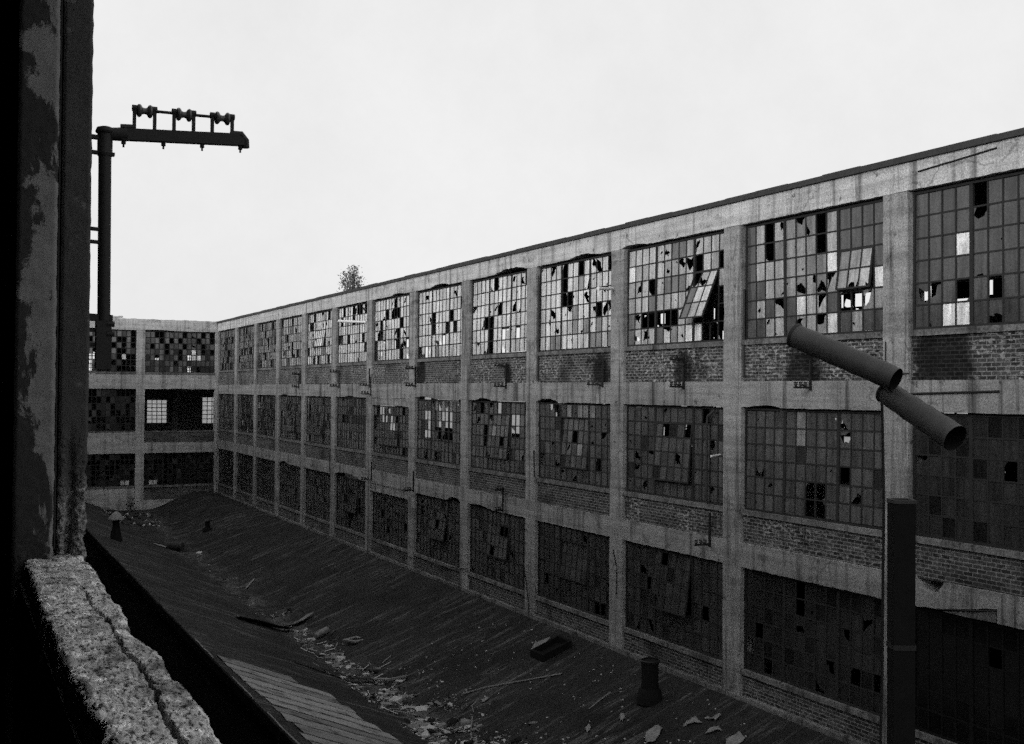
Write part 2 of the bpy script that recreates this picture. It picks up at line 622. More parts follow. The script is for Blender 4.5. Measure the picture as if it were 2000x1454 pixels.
def window(parent, P, a0, a1, c0, c1, sections, rows, pattern, lo, hi, bright=.5, sash=None, name='window', flip=False,
           bar=.034, mull=.085, d=.15, frost=False, fmat='steel'):
    """a0..a1 across (left to right in the picture), c0..c1 height; pattern rows from the top"""
    cols = sum(sections)
    P_flat = P
    k1, k2, k3 = random.uniform(-.014, .014), random.uniform(-.010, .010), random.uniform(-.012, .012)
    am, cm = (a0 + a1) / 2, (c0 + c1) / 2

    def P(a, d_, c, P_=P_flat):                      # sashes have sagged and leaned a little out of true
        return P_(a + k1 * (c - cm), d_ + k3 * (c - cm), c + k2 * (a - am))
    fb = MB(); pb = MB(); sb = MB()
    fr = .05
    fb.box(P_flat, a0, a0 + (fr if a1 > a0 else -fr), d - .03, d + .03, c0, c1)
    sg = 1 if a1 > a0 else -1
    fb.box(P_flat, a1 - sg * fr, a1, d - .03, d + .03, c0, c1)
    fb.box(P_flat, a0 + sg * fr, a1 - sg * fr, d - .028, d + .028, c1 - fr, c1)
    fb.box(P_flat, a0 + sg * fr, a1 - sg * fr, d - .028, d + .028, c0, c0 + fr)
    i0, i1 = a0 + sg * fr, a1 - sg * fr
    nm = len(sections) - 1
    pw = (abs(i1 - i0) - nm * mull) / cols
    ph = (c1 - c0 - 2 * fr) / rows
    xs = []                       # pane left edges
    x = 0.0; c = 0
    edges = []
    for si, n in enumerate(sections):
        for j in range(n):
            xs.append(x); x += pw
            if j < n - 1:
                edges.append((x, bar, c + 1))
            c += 1
        if si < nm:
            edges.append((x + mull / 2, mull, c)); x += mull
    zt = c1 - fr
    in_s = (lambda cc, rr: sash and sash[0] <= cc < sash[1] and sash[2] <= rr < sash[3])
    for (ex, wd, ci) in edges:
        segs = [(0, rows)]
        if sash and sash[0] < ci < sash[1]:
            segs = [(0, sash[2]), (sash[3], rows)]
        dd = .026 if wd > bar else .016
        for r0, r1 in segs:
            if r1 > r0:
                fb.box(P, i0 + sg * (ex - wd / 2), i0 + sg * (ex + wd / 2), d - dd, d + dd, zt - r1 * ph, zt - r0 * ph)
    for r in range(1, rows):
        z = zt - r * ph
        segs = [(0, abs(i1 - i0))]
        if sash and sash[2] < r < sash[3]:
            segs = [(0, xs[sash[0]]), (xs[sash[1] - 1] + pw, abs(i1 - i0))]
        jig = random.uniform(-.004, .004)
        for e0, e1 in segs:
            if e1 - e0 > .01:
                fb.box(P, i0 + sg * e0, i0 + sg * e1, d - .013, d + .013, z - bar / 2 + jig, z + bar / 2 + jig)
    for r in range(rows):
        for c in range(cols):
            k = pattern[r % len(pattern)][c % len(pattern[0])]
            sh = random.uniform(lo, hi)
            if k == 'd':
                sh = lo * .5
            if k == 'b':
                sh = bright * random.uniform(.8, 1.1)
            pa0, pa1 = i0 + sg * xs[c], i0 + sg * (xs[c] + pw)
            pc1 = zt - r * ph; pc0 = pc1 - ph
            if in_s(c, r):
                continue
            pane_faces(pb, P, pa0, pa1, pc0, pc1, d, k, sh)
    win = fb.build(name, fmat, parent)
    if pb.f:
        pb.build('pane', 'frost' if frost else 'glass', win, fix=False)
    if sash:
        c_0, c_1, r_0, r_1, tilt = sash
        zt0 = zt - r_0 * ph
        zp = zt0 if tilt > 0 else (zt0 - (r_1 - r_0) * ph * .5)
        tt = math.tan(rad(abs(tilt))); ct = math.cos(rad(abs(tilt)))

        def PT(a, dd, z):
            return P(a, dd - (zp - z) * tt * ct, zp - (zp - z) * ct)
        e0, e1 = i0 + sg * xs[c_0], i0 + sg * (xs[c_1 - 1] + pw)
        zb = zt - r_1 * ph
        g = .04
        sb.box(PT, e0, e0 + sg * g, d - .02, d + .02, zb, zt0, 1)
        sb.box(PT, e1 - sg * g, e1, d - .02, d + .02, zb, zt0, 1)
        sb.box(PT, e0 + sg * g, e1 - sg * g, d - .019, d + .019, zt0 - g, zt0, 1)
        sb.box(PT, e0 + sg * g, e1 - sg * g, d - .019, d + .019, zb, zb + g, 1)
        for c in range(c_0 + 1, c_1):
            xx = i0 + sg * xs[c]
            sb.box(PT, xx - bar / 2, xx + bar / 2, d - .015, d + .015, zb + g, zt0 - g, 1)
        for r in range(r_0 + 1, r_1):
            z = zt - r * ph
            sb.box(PT, e0 + sg * g, e1 - sg * g, d - .012, d + .012, z - bar / 2, z + bar / 2, 1)
        for r in range(r_0, r_1):
            for c in range(c_0, c_1):
                k = pattern[r % len(pattern)][c % len(pattern[0])]
                sh = random.uniform(lo, hi)
                if k == 'd': sh = lo * .35
                if k == 'b': sh = bright
                pane_faces(sb, PT, i0 + sg * xs[c], i0 + sg * (xs[c] + pw), zt - (r + 1) * ph, zt - r * ph, d, k, sh)
        sb.build('open_sash', ['glass', 'steel'], win, fix=False)
    return win


def ragged_bar(mb, P, a0, a1, c0, c1, d0, d1, amp=.012, step=.18, chips=(), axis=0, mi=0, top_amp=.006, proud=.0):
    """a concrete bar with an uneven lower edge; chips = [(pos, width, depth)] spalled from the lower edge"""
    L = abs(a1 - a0)
    n = max(2, int(L / step))
    pts = [a0 + (a1 - a0) * i / n for i in range(n + 1)]
    lo, hi = [], []
    for i, a in enumerate(pts):
        b = random.uniform(0, amp)
        for (p_, w_, dp) in chips:
            t = abs(a - p_) / w_
            if t < 1:
                b += dp * (1 - t * t) * random.uniform(.82, 1.08)
        lo.append(c0 + b); hi.append(c1 - random.uniform(0, top_amp))
    Q = (lambda a, d, c: P(a, d, c)) if axis == 0 else (lambda a, d, c: P(c, d, a))
    vs = []
    for i, a in enumerate(pts):
        vs += [Q(a, d0, lo[i]), Q(a, d0, hi[i]), Q(a, d1, hi[i]), Q(a, d1, lo[i])]
    fs = []
    for i in range(n):
        k = 4 * i
        for j in range(4):
            fs.append((k + j, k + (j + 1) % 4, k + 4 + (j + 1) % 4, k + 4 + j))
    fs.append((0, 1, 2, 3)); k = 4 * n
    fs.append((k, k + 1, k + 2, k + 3))
    mb.faces(vs, fs, mi)


# ------------------------------------------------------------------ ground
g = MB()
g.poly([(-3000, -3000, GROUND), (3000, -3000, GROUND), (3000, 3000, GROUND), (-3000, 3000, GROUND)])
structure(g.build('ground', 'yard'))
g = MB()
g.poly([(.5, -8, GROUND + .004), (17.85, -8, GROUND + .004), (17.85, 84, GROUND + .004), (.5, 84, GROUND + .004)])
structure(g.build('pavement', 'ground'))              # court asphalt coloured near black to stand in for the gap's darkness

# ------------------------------------------------------------------ the long factory on the right
fac = thing('factory_building', 'long concrete factory with three rows of broken grid windows right of the court',
            'factory', (D, 40, GROUND))


def PR(s, d, z):
    return (D + d, s, z)


NB = 15
DEPTH = 17.0
# columns
for k in range(0, NB + 1):
    wd = .24 if k == 0 else CW
    mb = MB()
    s1 = col_s(k); s0_ = s1 - wd
    n = 36
    zs = [GROUND] + [ZBASE - 1.2 + (ZW1T - ZBASE + 1.2) * i / n for i in range(n + 1)]
    vs, fs = [], []
    for i, z in enumerate(zs):
        e = [random.uniform(0, .012) + (random.uniform(.02, .06) if random.random() < .07 else 0) for _ in range(2)]
        vs += [PR(s0_ + e[0], -.004, z), PR(s1 - e[1], -.004, z), PR(s1, .45, z), PR(s0_, .45, z)]
    for i in range(len(zs) - 1):
        for j in range(4):
            fs.append((4 * i + j, 4 * i + (j + 1) % 4, 4 * i + 4 + (j + 1) % 4, 4 * i + 4 + j))
    fs += [(0, 1, 2, 3), tuple(4 * (len(zs) - 1) + j for j in range(4))]
    mb.faces(vs, fs)
    mb.build('column', 'concrete', fac)
S_END = col_s(NB) - CW
# roof beam, coping, floor beams
mb = MB()
ragged_bar(mb, PR, S_END, SC_Y, ZW1T, 4.815, 0, .45, .02, .15,
           [(col_s(8) - 4.2, 1.3, .14), (col_s(7) - 3.3, 1.0, .10), (col_s(9) - 3.8, .9, .09), (col_s(10) - 1.2, .7, .07), (col_s(12) - 4.8, .7, .12), (col_s(6) - 4, .8, .08)])
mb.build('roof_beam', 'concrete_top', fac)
mb = MB()
n = 70
for i in range(n):
    a, b_ = S_END + (SC_Y - S_END) * i / n, S_END + (SC_Y - S_END) * (i + 1) / n - .004
    j = random.uniform(-.012, .012)
    mb.box(PR, a, b_, -.07, .5, 4.818, ZR + j)
mb.build('coping', 'coping', fac)
mb = MB()
ragged_bar(mb, PR, S_END, SC_Y, ZB2B, ZB2T, 0, .45, .015, .16,
           [(col_s(8) - 2.0, .7, .10), (col_s(9) - 1.5, .8, .12), (col_s(7) - 1.6, 1.4, .10), (col_s(5) - 3, .8, .07), (col_s(11) - 1.6, .6, .06), (col_s(3) - 2, .7, .08)])
mb.build('floor_beam', 'concrete', fac)
mb = MB()
ragged_bar(mb, PR, col_s(12) - CW, SC_Y, ZB3B, ZB3T, 0, .45, .02, .16,
           [(col_s(5) - 2.6, 2.2, .22), (col_s(8) - 1.6, 1.2, .10), (col_s(7) - 4.9, .7, .2), (col_s(10) - .4, .5, .1), (col_s(3) - 2, .9, .12)])
mb.build('floor_beam', 'concrete', fac)
e = col_s(12) - CW - .003
mb = MB()
ragged_bar(mb, PR, S_END, 14.96, ZB3B + .02, ZB3T, 0, .45, .015, .12)
mb.build('floor_beam', 'concrete', fac)
mb = MB()                                            # its end has cracked: a wedge hangs below the split
n = 14
vs = []
for i in range(n + 1):
    y = 14.963 + (e - 14.963) * i / n
    lo_ = np.interp(y, [14.96, 16.35, e], [-4.05, -4.29, ZB3B]) + random.uniform(-.012, .012)
    hi_ = ZB3T - (.26 * max(0, 1 - ((y - 16.6) / .36) ** 2) ** .5 if abs(y - 16.6) < .36 else random.uniform(0, .01))
    vs += [PR(y, 0, lo_), PR(y, 0, hi_), PR(y, .45, hi_), PR(y, .45, lo_)]
fs = [(4 * i + j, 4 * i + (j + 1) % 4, 4 * i + 4 + (j + 1) % 4, 4 * i + 4 + j) for i in range(n) for j in range(4)] + [(0, 1, 2, 3), (4 * n, 4 * n + 1, 4 * n + 2, 4 * n + 3)]
mb.faces(vs, fs)
bb = mb.build('floor_beam', 'concrete', fac)
bb["label"] = "cracked beam end with a split underside"
mb = MB()
w_ = [(16.3, -4.335), (15.6, -4.225), (15.02, -4.115), (15.0, -4.32), (15.5, -4.34)]
mb.faces([PR(a, .015, c) for a, c in w_] + [PR(a, .3, c) for a, c in w_], [(0, 1, 2, 3, 4), (9, 8, 7, 6, 5)] + [(i, (i + 1) % 5, 5 + (i + 1) % 5, 5 + i) for i in range(5)])
mb.build('hanging_wedge', 'sill', fac)
for pts, r in (([(16.4, -.02, -4.305), (15.6, -.03, -4.19), (14.97, -.02, -4.08)], .014), ([(17.1, -.03, .0), (14.9, -.03, .06)], .022), ([(16.9, -.02, 4.57), (15.9, -.02, 4.63), (14.96, -.02, 4.69)], .016)):  # dark tubes tracing the split, a pipe and a crack line
    mb = MB()
    mb.tube([PR(*q) for q in pts], r, 8)
    mb.build('dark_rod', 'iron', fac, True)
# lintels in the bay with lower windows
for zt_, zz in ((ZB2B, .34), (ZB3B, .36)):
    mb = MB()
    ragged_bar(mb, PR, col_s(7) + .003, col_s(6) - CW - .003, zt_ - zz, zt_ - .012, .03, .4, .012)
    mb.build('lintel', 'concrete', fac)
# base kerb at the foot of the wall
mb = MB()
ragged_bar(mb, PR, S_END, SC_Y - .3, ZBASE - .06, ZBASE + .11, -.035, .09, .03, .3, top_amp=.03)
mb.build('base_ledge', 'sill', fac)

HAND1 = {
 7: [".....h....Hh.", "............X", "h.h.Xh...X..h", ".h..Xh..X.X..", "...hhH.X...h.", "XHX.....h..h."],
 8: ["..h.HXh..H.HX", ".......hh.h..", "....hHX..Hh..", ".hHXXh....h.h", "....X.hXHhXh.", ".HhHX.hHh...."],
 9: ["h...X..X.Hs.X", "..h.X...hh.h.", "....XXh.H..H.", ".hH.hsd.hHXHs", ".hhH.hdhdhd.h", "..dd.h...ddhd"],
 10: ["....hH.d.H...", "...h.hhHHX..X", "...XhdddsXH..", "...d..h..d..X", "dHXXXXXh.d.hX", "dHHhdshhbbXXX"],
 11: ["d.XHhHHX.dddd", "d.X.h..X.dddd", "d....h..b...d", "dd.hhHHHH.Hhb", "d.dHdb.HdXXH.", "ddhhdHhHbdhdd"],
 12: ["....X..h.....", "....s........", "...b.h.......", "....h........", "Hs.X.X.......", ".hbb.s..h...."],
}
DENS1 = [(.10, .08, .08, .3, 0), (.12, .10, .1, .25, 0), (.10, .08, .1, .2, 0), (.10, .08, .1, .1, 0), (.10, .08, .08, .05, .02), (.12, .06, .06, .0, .02), (.14, .1, .1, 0, .02)]
SEC = (4, 5, 4)
for k in range(NB):
    sl_, sr = col_s(k) - (.24 if k == 0 else CW), col_s(k + 1)      # left in the picture = far
    aL, aR = sl_ - .004, sr + .004
    for fl in range(3):
        ztop, zbot = ((ZW1T, ZW1B), (ZB2B, ZW2B), (ZB3B, ZW3B))[fl]
        zfloor = (ZB2T, ZB3T, ZBASE)[fl]
        if k == 6 and fl:
            ztop -= .345
        # sill
        mb = MB()
        zs_ = zbot - .135
        ragged_bar(mb, PR, aR, aL, zs_, zbot, .02, .34, .008, .3)
        mb.build('window_sill', 'sill', fac)
        mb = MB()
        mb.box(PR, aR, aL, .085, .33, zfloor - .02, zs_ - .003)
        mb.build('brick_panel', 'brick' if fl == 0 or (k in (10, 11) and fl == 1) else 'brick2', fac)
        sash = None
        if fl == 0:
            if k in HAND1:
                pat = [''.join((random.choice('hhHHdb') if ch == '.' and random.random() < (.10 if k < 11 else .13 if k == 11 else .07) else ch) for ch in row) for row in HAND1[k]]
            elif k < 7:
                pat = rand_pattern(6, 13, *DENS1[k])
                if k == 5:
                    pat[0] = "..X.h.XHXXHXX"
            else:
                pat = rand_pattern(6, 13, .06, .05, .06, .2, .02)
            lo, hi = (.44, .70) if k < 10 else ((.26, .48) if k == 10 else ((.15, .38) if k == 11 else (.045, .08)))  # pane colour per bay also carries how much sky it reflects
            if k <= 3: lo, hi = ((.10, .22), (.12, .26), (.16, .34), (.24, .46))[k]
            if k == 10: sash = (9, 12, 2, 5, 22)
            if k == 11: sash = (9, 12, 2, 4, 9)
            if k == 4: sash = (4, 9, 2, 4, 7)
            br_ = .75
        elif fl == 1:
            pat = rand_pattern(6, 13, .11 if k in (4, 5, 6, 7) else .05, .07, .08, .05, .015)
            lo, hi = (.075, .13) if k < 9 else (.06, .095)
            if k == 5: pat[2] = "..XXX.XXXXXXX"
            if k == 7: pat[0] = "..h.sbsbsb.h."; pat[1] = "..XX.XbXXX..."; pat[2] = ".d.X.XXhXX..d"; pat[3] = ".dXX.hXHXX..d"
            if k == 9: pat[0] = "..HX.bhbbb..."
            if k == 11: pat[0] = ".h...b..hH..."; pat[1] = "....hb...H..."; pat[2] = ".....d......."; pat[3] = ".s......hX..d"; pat[4] = "..h...XX..H.."; pat[5] = ".h....XX....."
            if k == 8: pat[2] = "...X.b..hHX.."
            if k in (1, 2): pat = rand_pattern(6, 13, .12, .1, .1, .4, .05)
            if k in (3, 6, 8, 9, 10, 4): sash = (4, 9, 1, 5, {10: 5, 9: -5, 8: 4, 3: 4, 6: 4, 4: 5}[k])
            if k == 12:
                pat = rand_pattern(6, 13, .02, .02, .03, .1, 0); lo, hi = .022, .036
            br_ = .24
        else:
            pat = rand_pattern(6, 13, .05, .05, .05, .06, .0)
            lo, hi = (.055, .085) if k < 9 else (.034, .055) if k < 11 else (.016, .026)  # dim reflections of the lowest floor put into the pane colour
            if k in (5, 7, 8, 9, 10): sash = (4, 9, 0 if k == 10 else 1, 4, {5: 6, 7: 9, 8: 5, 9: -6, 10: 8}[k])
            if k == 11: pat = rand_pattern(6, 13, .05, .03, .04, .1, 0)
            if k >= 12: pat = rand_pattern(6, 13, .04, .03, .03, .1, 0); lo, hi = .002, .004  # nearest lower bays: gloom put into the pane and frame colour
            br_ = .3
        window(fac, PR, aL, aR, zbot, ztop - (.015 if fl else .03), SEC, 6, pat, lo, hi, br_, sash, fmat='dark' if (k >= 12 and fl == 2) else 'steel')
# slabs, roof, rear wall (the far side lets some sky through)
mb = MB()
for z0_, z1_ in ((ZB2B + .2, ZB2T - .05), (ZB3B + .2, ZB3T - .05), (ZBASE - .4, ZBASE - .05)):
    mb.box(PR, S_END, SC_Y + 13, .451, DEPTH, z0_, z1_)
mb.build('floor_slab', 'inner', fac)
mb = MB()
mb.box(PR, S_END, SC_Y + 13, .451, DEPTH + .3, 4.35, 4.80)
mb.build('roof', 'roofgravel', fac)
mb = MB()
mb.box(PR, S_END - .3, S_END - .003, 0, DEPTH + .3, GROUND, 4.79)          # near gable
for k in range(NB):
    mb.box(PR, col_s(k) - CW, col_s(k), DEPTH + .003, DEPTH + .3, GROUND, 4.34)
for z0_, z1_ in ((ZB2B + .1, ZW1B), (ZB3B + .1, ZW2B), (GROUND, ZBASE)):
    for k in range(NB):
        mb.box(PR, col_s(k + 1) + .002, col_s(k) - CW - .002, DEPTH + .003, DEPTH + .28, z0_, z1_)
mb.box(PR, S_END, SC_Y, DEPTH + .01, DEPTH + .28, ZBASE + .003, ZB3B + .097)
for k in range(2, NB, 2):                                                     # interior columns
    for dd in (5.8, 11.4):
        mb.tube([PR(col_s(k) - .36, dd, ZBASE), PR(col_s(k) - .36, dd, 4.36)], .3, 10)
mb.build('rear_wall', 'inner', fac)
for k in range(3, NB):
    for fl in range(2):
        ztop, zbot = ((4.34, ZW1B), (ZB2B + .1, ZW2B))[fl]
        pat = rand_pattern(5, 8, .15, .06, .05, .6, .0)
        window(fac, PR, col_s(k) - CW - .01, col_s(k + 1) + .01, zbot, ztop, (4, 4), 5, pat, .03, .06, .3, None, 'rear_window', bar=.05, d=DEPTH + .12)
# conduits on the front
for pts, r in (([(24.05, -.03, -2.9), (24.05, -.03, -.9), (24.0, -.03, -.62), (23.75, .02, -.46)], .035),
               ([(col_s(11) - CW - .03, .06, 2.6), (col_s(11) - CW - .03, .06, .4)], .03),
               ([(col_s(9) - CW - .04, .05, 3.9), (col_s(9) - CW - .04, .05, .35)], .03),
               ([(col_s(9) - CW + .08, -.03, -2.0), (col_s(9) - CW + .02, -.03, -2.9)], .02),
               ([(col_s(10) - .25, -.03, -4.7), (col_s(10) - .45, -.03, -5.2), (col_s(10) - .45, -.03, -6.0)], .014),
               ([(col_s(9) + .02, -.03, -6.0), (col_s(9) - .35, -.03, -7.2), (col_s(9) - .35, -.03, -7.7)], .014),
               ([(col_s(12) - .1, -.02, 1.1), (col_s(12) - .1, -.02, .4), (col_s(12) - .75, -.02, .42)], .014),
               ([(col_s(5) + .2, .06, -.5), (col_s(5) + .2, .05, -2.9), (col_s(5) + .1, -.03, -4.2)], .03)):
    mb = MB()
    mb.tube([PR(*q) for q in pts], r, 8)
    mb.build('conduit', 'coping' if r > .02 else 'iron', fac, True)

# ------------------------------------------------------------------ end wing closing the court
wing = thing('factory_wing', 'far concrete wing closing the court, with a glazed top row and black open floors below', 'factory',
             (8, SC_Y, GROUND))


def PW(x, d, z):
    return (x, SC_Y + d, z)


WC = [17.6, 12.05, 6.5, .95, -4.6]
for i, x in enumerate(WC):
    mb = MB()
    ragged_bar(mb, PW, GROUND, 4.14, x, x + (.19 if i == 0 else .61), -.004, .45, .02, .35, axis=1)
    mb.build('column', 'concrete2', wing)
mb = MB()
ragged_bar(mb, PW, -6, D - .01, 4.14, 4.98, 0, .45, .02, .2, [(13.5, 1.2, .06), (9, 1, .08)], top_amp=.05)
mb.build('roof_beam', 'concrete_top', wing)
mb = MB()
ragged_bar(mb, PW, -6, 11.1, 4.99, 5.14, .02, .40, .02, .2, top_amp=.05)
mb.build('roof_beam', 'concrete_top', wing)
mb = MB()
ragged_bar(mb, PW, -6, D - .01, -.06, .99, 0, .45, .015, .2, [(15, .8, .04)])
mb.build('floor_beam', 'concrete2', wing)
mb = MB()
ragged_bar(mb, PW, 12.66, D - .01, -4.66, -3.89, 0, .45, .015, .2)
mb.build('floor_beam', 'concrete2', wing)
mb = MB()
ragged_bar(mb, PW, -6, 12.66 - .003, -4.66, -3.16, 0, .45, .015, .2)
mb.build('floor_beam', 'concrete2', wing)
mb = MB()
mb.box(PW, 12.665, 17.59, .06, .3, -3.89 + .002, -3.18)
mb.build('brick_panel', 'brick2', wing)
mb = MB()
mb.box(PW, 12.665, 17.59, .06, .3, -8.0 + .002, -7.12)
mb.build('brick_panel', 'brick2', wing)
mb = MB()
mb.box(PW, 12.665, D - .02, 0, .4, GROUND, -8.0)
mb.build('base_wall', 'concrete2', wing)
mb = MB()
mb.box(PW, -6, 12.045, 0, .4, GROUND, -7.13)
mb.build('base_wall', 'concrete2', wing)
mb = MB()
for i in range(4):
    for z0_, z1_, d_ in ((.995, 1.15, -.02), (-7.12, -6.97, -.02), (-3.16, -3.06, .03)):
        mb = MB()
        ragged_bar(mb, PW, WC[i + 1] + .615, WC[i] - .004, z0_, z1_, d_, .4, .01)
        mb.build('window_sill', 'sill', wing)
pats = [["..XX.h..X.H.X.X", "...X.X.Xh..X..X", ".X..Xh..X.H.Xh.", "..d.X.dX..b.XdX", "d.X.dd.X.Xbb.d.", ".d.d..X..d...h.", "dd.dd.d.dXdXddd"],
        ["dd.X..d..X..d.X", "X.X.XX.X.d.XX.X", "..b.X.hX.XX.X.X", "X.bbX.XX.h.XX.d", "X.bb.XX.bX.XbXX", "XXXbXX.XX.XdXXX", "XXXXXXdXXXdXXXX"],
        None, None]
for i in range(4):
    xa, xb = WC[i + 1] + .615, WC[i] - .004
    p_ = pats[i] or rand_pattern(7, 15, .25, .1, .1, .2, .02)
    window(wing, PW, xa, xb, 1.15, 4.12, (4, 7, 4), 7, p_, .06, .16, .75, None, bar=.05)
    if i:
        window(wing, PW, xa, xb, -3.05, -.08, (4, 7, 4), 6, rand_pattern(6, 15, .45, .1, .05, .6, 0), .02, .05, .3, None, bar=.05)
    p_ = rand_pattern(6, 15, .55, .1, .05, .8, 0)
    if i == 0:
        p_[5] = "dbbXXdXddddXdXd"
    if i == 1:
        p_[5] = "XddXXdXdddddbbd"
    window(wing, PW, xa, xb, -6.96, -4.68, (4, 7, 4), 6, p_, .02, .045, .5, None, bar=.05)
mb = MB()
mb.box(PW, -6, D - .02, .452, 14, -.1, .5)
mb.box(PW, -6, D - .02, .452, 14, -4.4, -3.9)
mb.box(PW, -6, D - .02, .452, 14, -8.4, -7.9)
for x in (12.35, 6.8, 1.3):
    mb.tube([PW(x + 3.6, 7, -8), PW(x + 3.6, 7, 4.3)], .3, 10)
mb.build('floor_slab', 'inner', wing)
mb = MB()
mb.box(PW, -6, D + DEPTH, .452, 14.3, 4.3, 4.9)
mb.build('roof', 'roofgravel', wing)
# rear wall with the bright openings one sees right through the middle floor
mb = MB()
RO = [(14.95, 16.62, -2.95, -.95), (19.5, 21.2, -3.0, -.7), (18.2, 19.0, 1.2, 2.9), (9.2, 11.0, 1.0, 3.0), (8.0, 9.2, -2.9, -1.0), (15.0, 16.0, 1.2, 2.6)]


def wall_with_holes(mb, P, a0, a1, c0, c1, d0, d1, holes):
    xs = sorted({a0, a1} | {h[0] for h in holes} | {h[1] for h in holes})
    for x0, x1 in zip(xs, xs[1:]):
        hs = sorted([h for h in holes if h[0] <= x0 + 1e-6 and h[1] >= x1 - 1e-6], key=lambda h: h[2])
        z = c0
        for h in hs:
            if h[2] > z:
                mb.box(P, x0, x1, d0, d1, z, h[2])
            z = h[3]
        mb.box(P, x0, x1, d0, d1, z, c1)


wall_with_holes(mb, PW, -6, D + DEPTH, GROUND, 4.29, 14.003, 14.3, RO)
mb.box(PW, -6.3, -6.003, 0, 14.3, GROUND, 4.9)
mb.build('rear_wall', 'inner', wing)
for h in RO:
    window(wing, PW, h[0], h[1], h[2], h[3], (4,), 6, rand_pattern(6, 4, .5, .1, .05, 0, 0), .5, .6, .6, None, 'rear_window', bar=.06, d=14.12, frost=True)

# ------------------------------------------------------------------ the near building: sill, jamb, room, court side wall
near = thing('near_factory', 'dark near building whose crumbling window sill and peeling jamb frame the left of the view', 'factory',
             (0, 0, GROUND))
SZ = -.75
XO, XI = .55, .315


def fbm(x, y, z=0, o=4):
    return mnoise.fractal(Vector((x, y, z)), .9, 2.0, o)


# sill: displaced top with a crack, ragged edges and exposed pebbles
ny, nx, nsk = 860, 104, 7
ys = np.linspace(5.55, 2.05, ny)
crk = [(5.6, .475), (4.43, .463), (4.05, .462), (3.79, .478), (3.56, .470), (3.34, .463), (3.23, .477), (3.07, .480), (2.9, .470), (2.74, .462), (2.64, .455), (2.0, .47)]
cy = [c[0] for c in crk][::-1]; cx = [c[1] for c in crk][::-1]
edR = [(5.6, .57), (5.29, .548), (5.21, .56), (4.83, .558), (4.39, .541), (4.11, .55), (3.88, .541), (3.71, .525), (3.66, .533), (3.42, .55), (3.28, .548), (3.12, .54), (2.98, .54), (2.86, .547), (2.67, .552), (2.6, .545), (2.54, .538), (2.41, .54), (2.0, .54)]
ey = [c[0] for c in edR][::-1]; ex = [c[1] for c in edR][::-1]
edL = [(5.6, .32), (4.94, .318), (4.22, .306), (4.03, .302), (3.81, .31), (3.49, .308), (3.36, .311), (3.15, .309), (2.8, .322), (2.7, .327), (2.5, .33), (2.0, .33)]
ly = [c[0] for c in edL][::-1]; lx = [c[1] for c in edL][::-1]
V, PIT = [], []
for y in ys:
    xr = np.interp(y, ey, ex) + .006 * fbm(y * 9, 3.3) + .003 * fbm(y * 40, 1.3)
    xl = np.interp(y, ly, lx) + .010 * fbm(y * 7, 8.3) + .005 * fbm(y * 35, 5.3)
    xc = np.interp(y, cy, cx) + .006 * fbm(y * 14, 21.0) + .016 * (abs(((y * 9.3 + .4 * fbm(y * 3, 5)) % 1) - .5) - .25) + .004 * fbm(y * 60, 7.0)
    cwid = (.0085 + .005 * fbm(y * 16, 31.)) * (1 if y < 4.35 else max(0, 1 - (y - 4.35) * 4))
    if 3.15 < y < 3.3:
        cwid += .004
    if y < 2.75:
        cwid += .006 * (2.75 - y)
    row = []
    for i in range(nsk):
        t = (nsk - i) / nsk
        row.append((xl - .004 + .02 * fbm(y * 16, i * .9, 3) * t + .012 * t * math.sin(i), y, SZ - .34 * t ** 1.6 - .01, 0))
    for i in range(nx):
        u = i / (nx - 1)
        x = xl + (xr - xl) * u
        edge = min((x - xl) / .035, (xr - x) / .018, 1)
        z = SZ + .0035 * fbm(x * 20, y * 14, 0) + .003 * fbm(x * 70, y * 40, 4, 3) + .008 * fbm(x * 6, y * 5, 9)
        z -= .008 * (1 - max(edge, 0)) ** 2
        if x > xc:
            z -= .004 + .010 * max(0, fbm(y * 3, 2.2))
        pit = 0
        pv = mnoise.noise(Vector((x * 95, y * 70, 2.))) + .5 * mnoise.noise(Vector((x * 200, y * 150, 5.)))
        if pv < -.33:
            z -= .006; pit = .55
        dd = abs(x - xc)
        if dd < cwid + .002 and cwid > .0008:
            k_ = max(0, 1 - max(0, dd - cwid * .7) / .003)
            z -= .05 * k_
            pit = max(pit, .97 * k_)
        row.append((x, y, z, pit))
    for i in range(nsk):
        t = (i + 1) / nsk
        row.append((xr + .003 + .012 * fbm(y * 14, i * .8, 7) * t - .004 * t, y, SZ - .03 - .36 * t ** 1.5, .1))
    V += row
W_ = nx + 2 * nsk
fs = []
for j in range(ny - 1):
    for i in range(W_ - 1):
        a = j * W_ + i
        fs.append((a, a + 1, a + W_ + 1, a + W_))
me = bpy.data.meshes.new('window_sill')
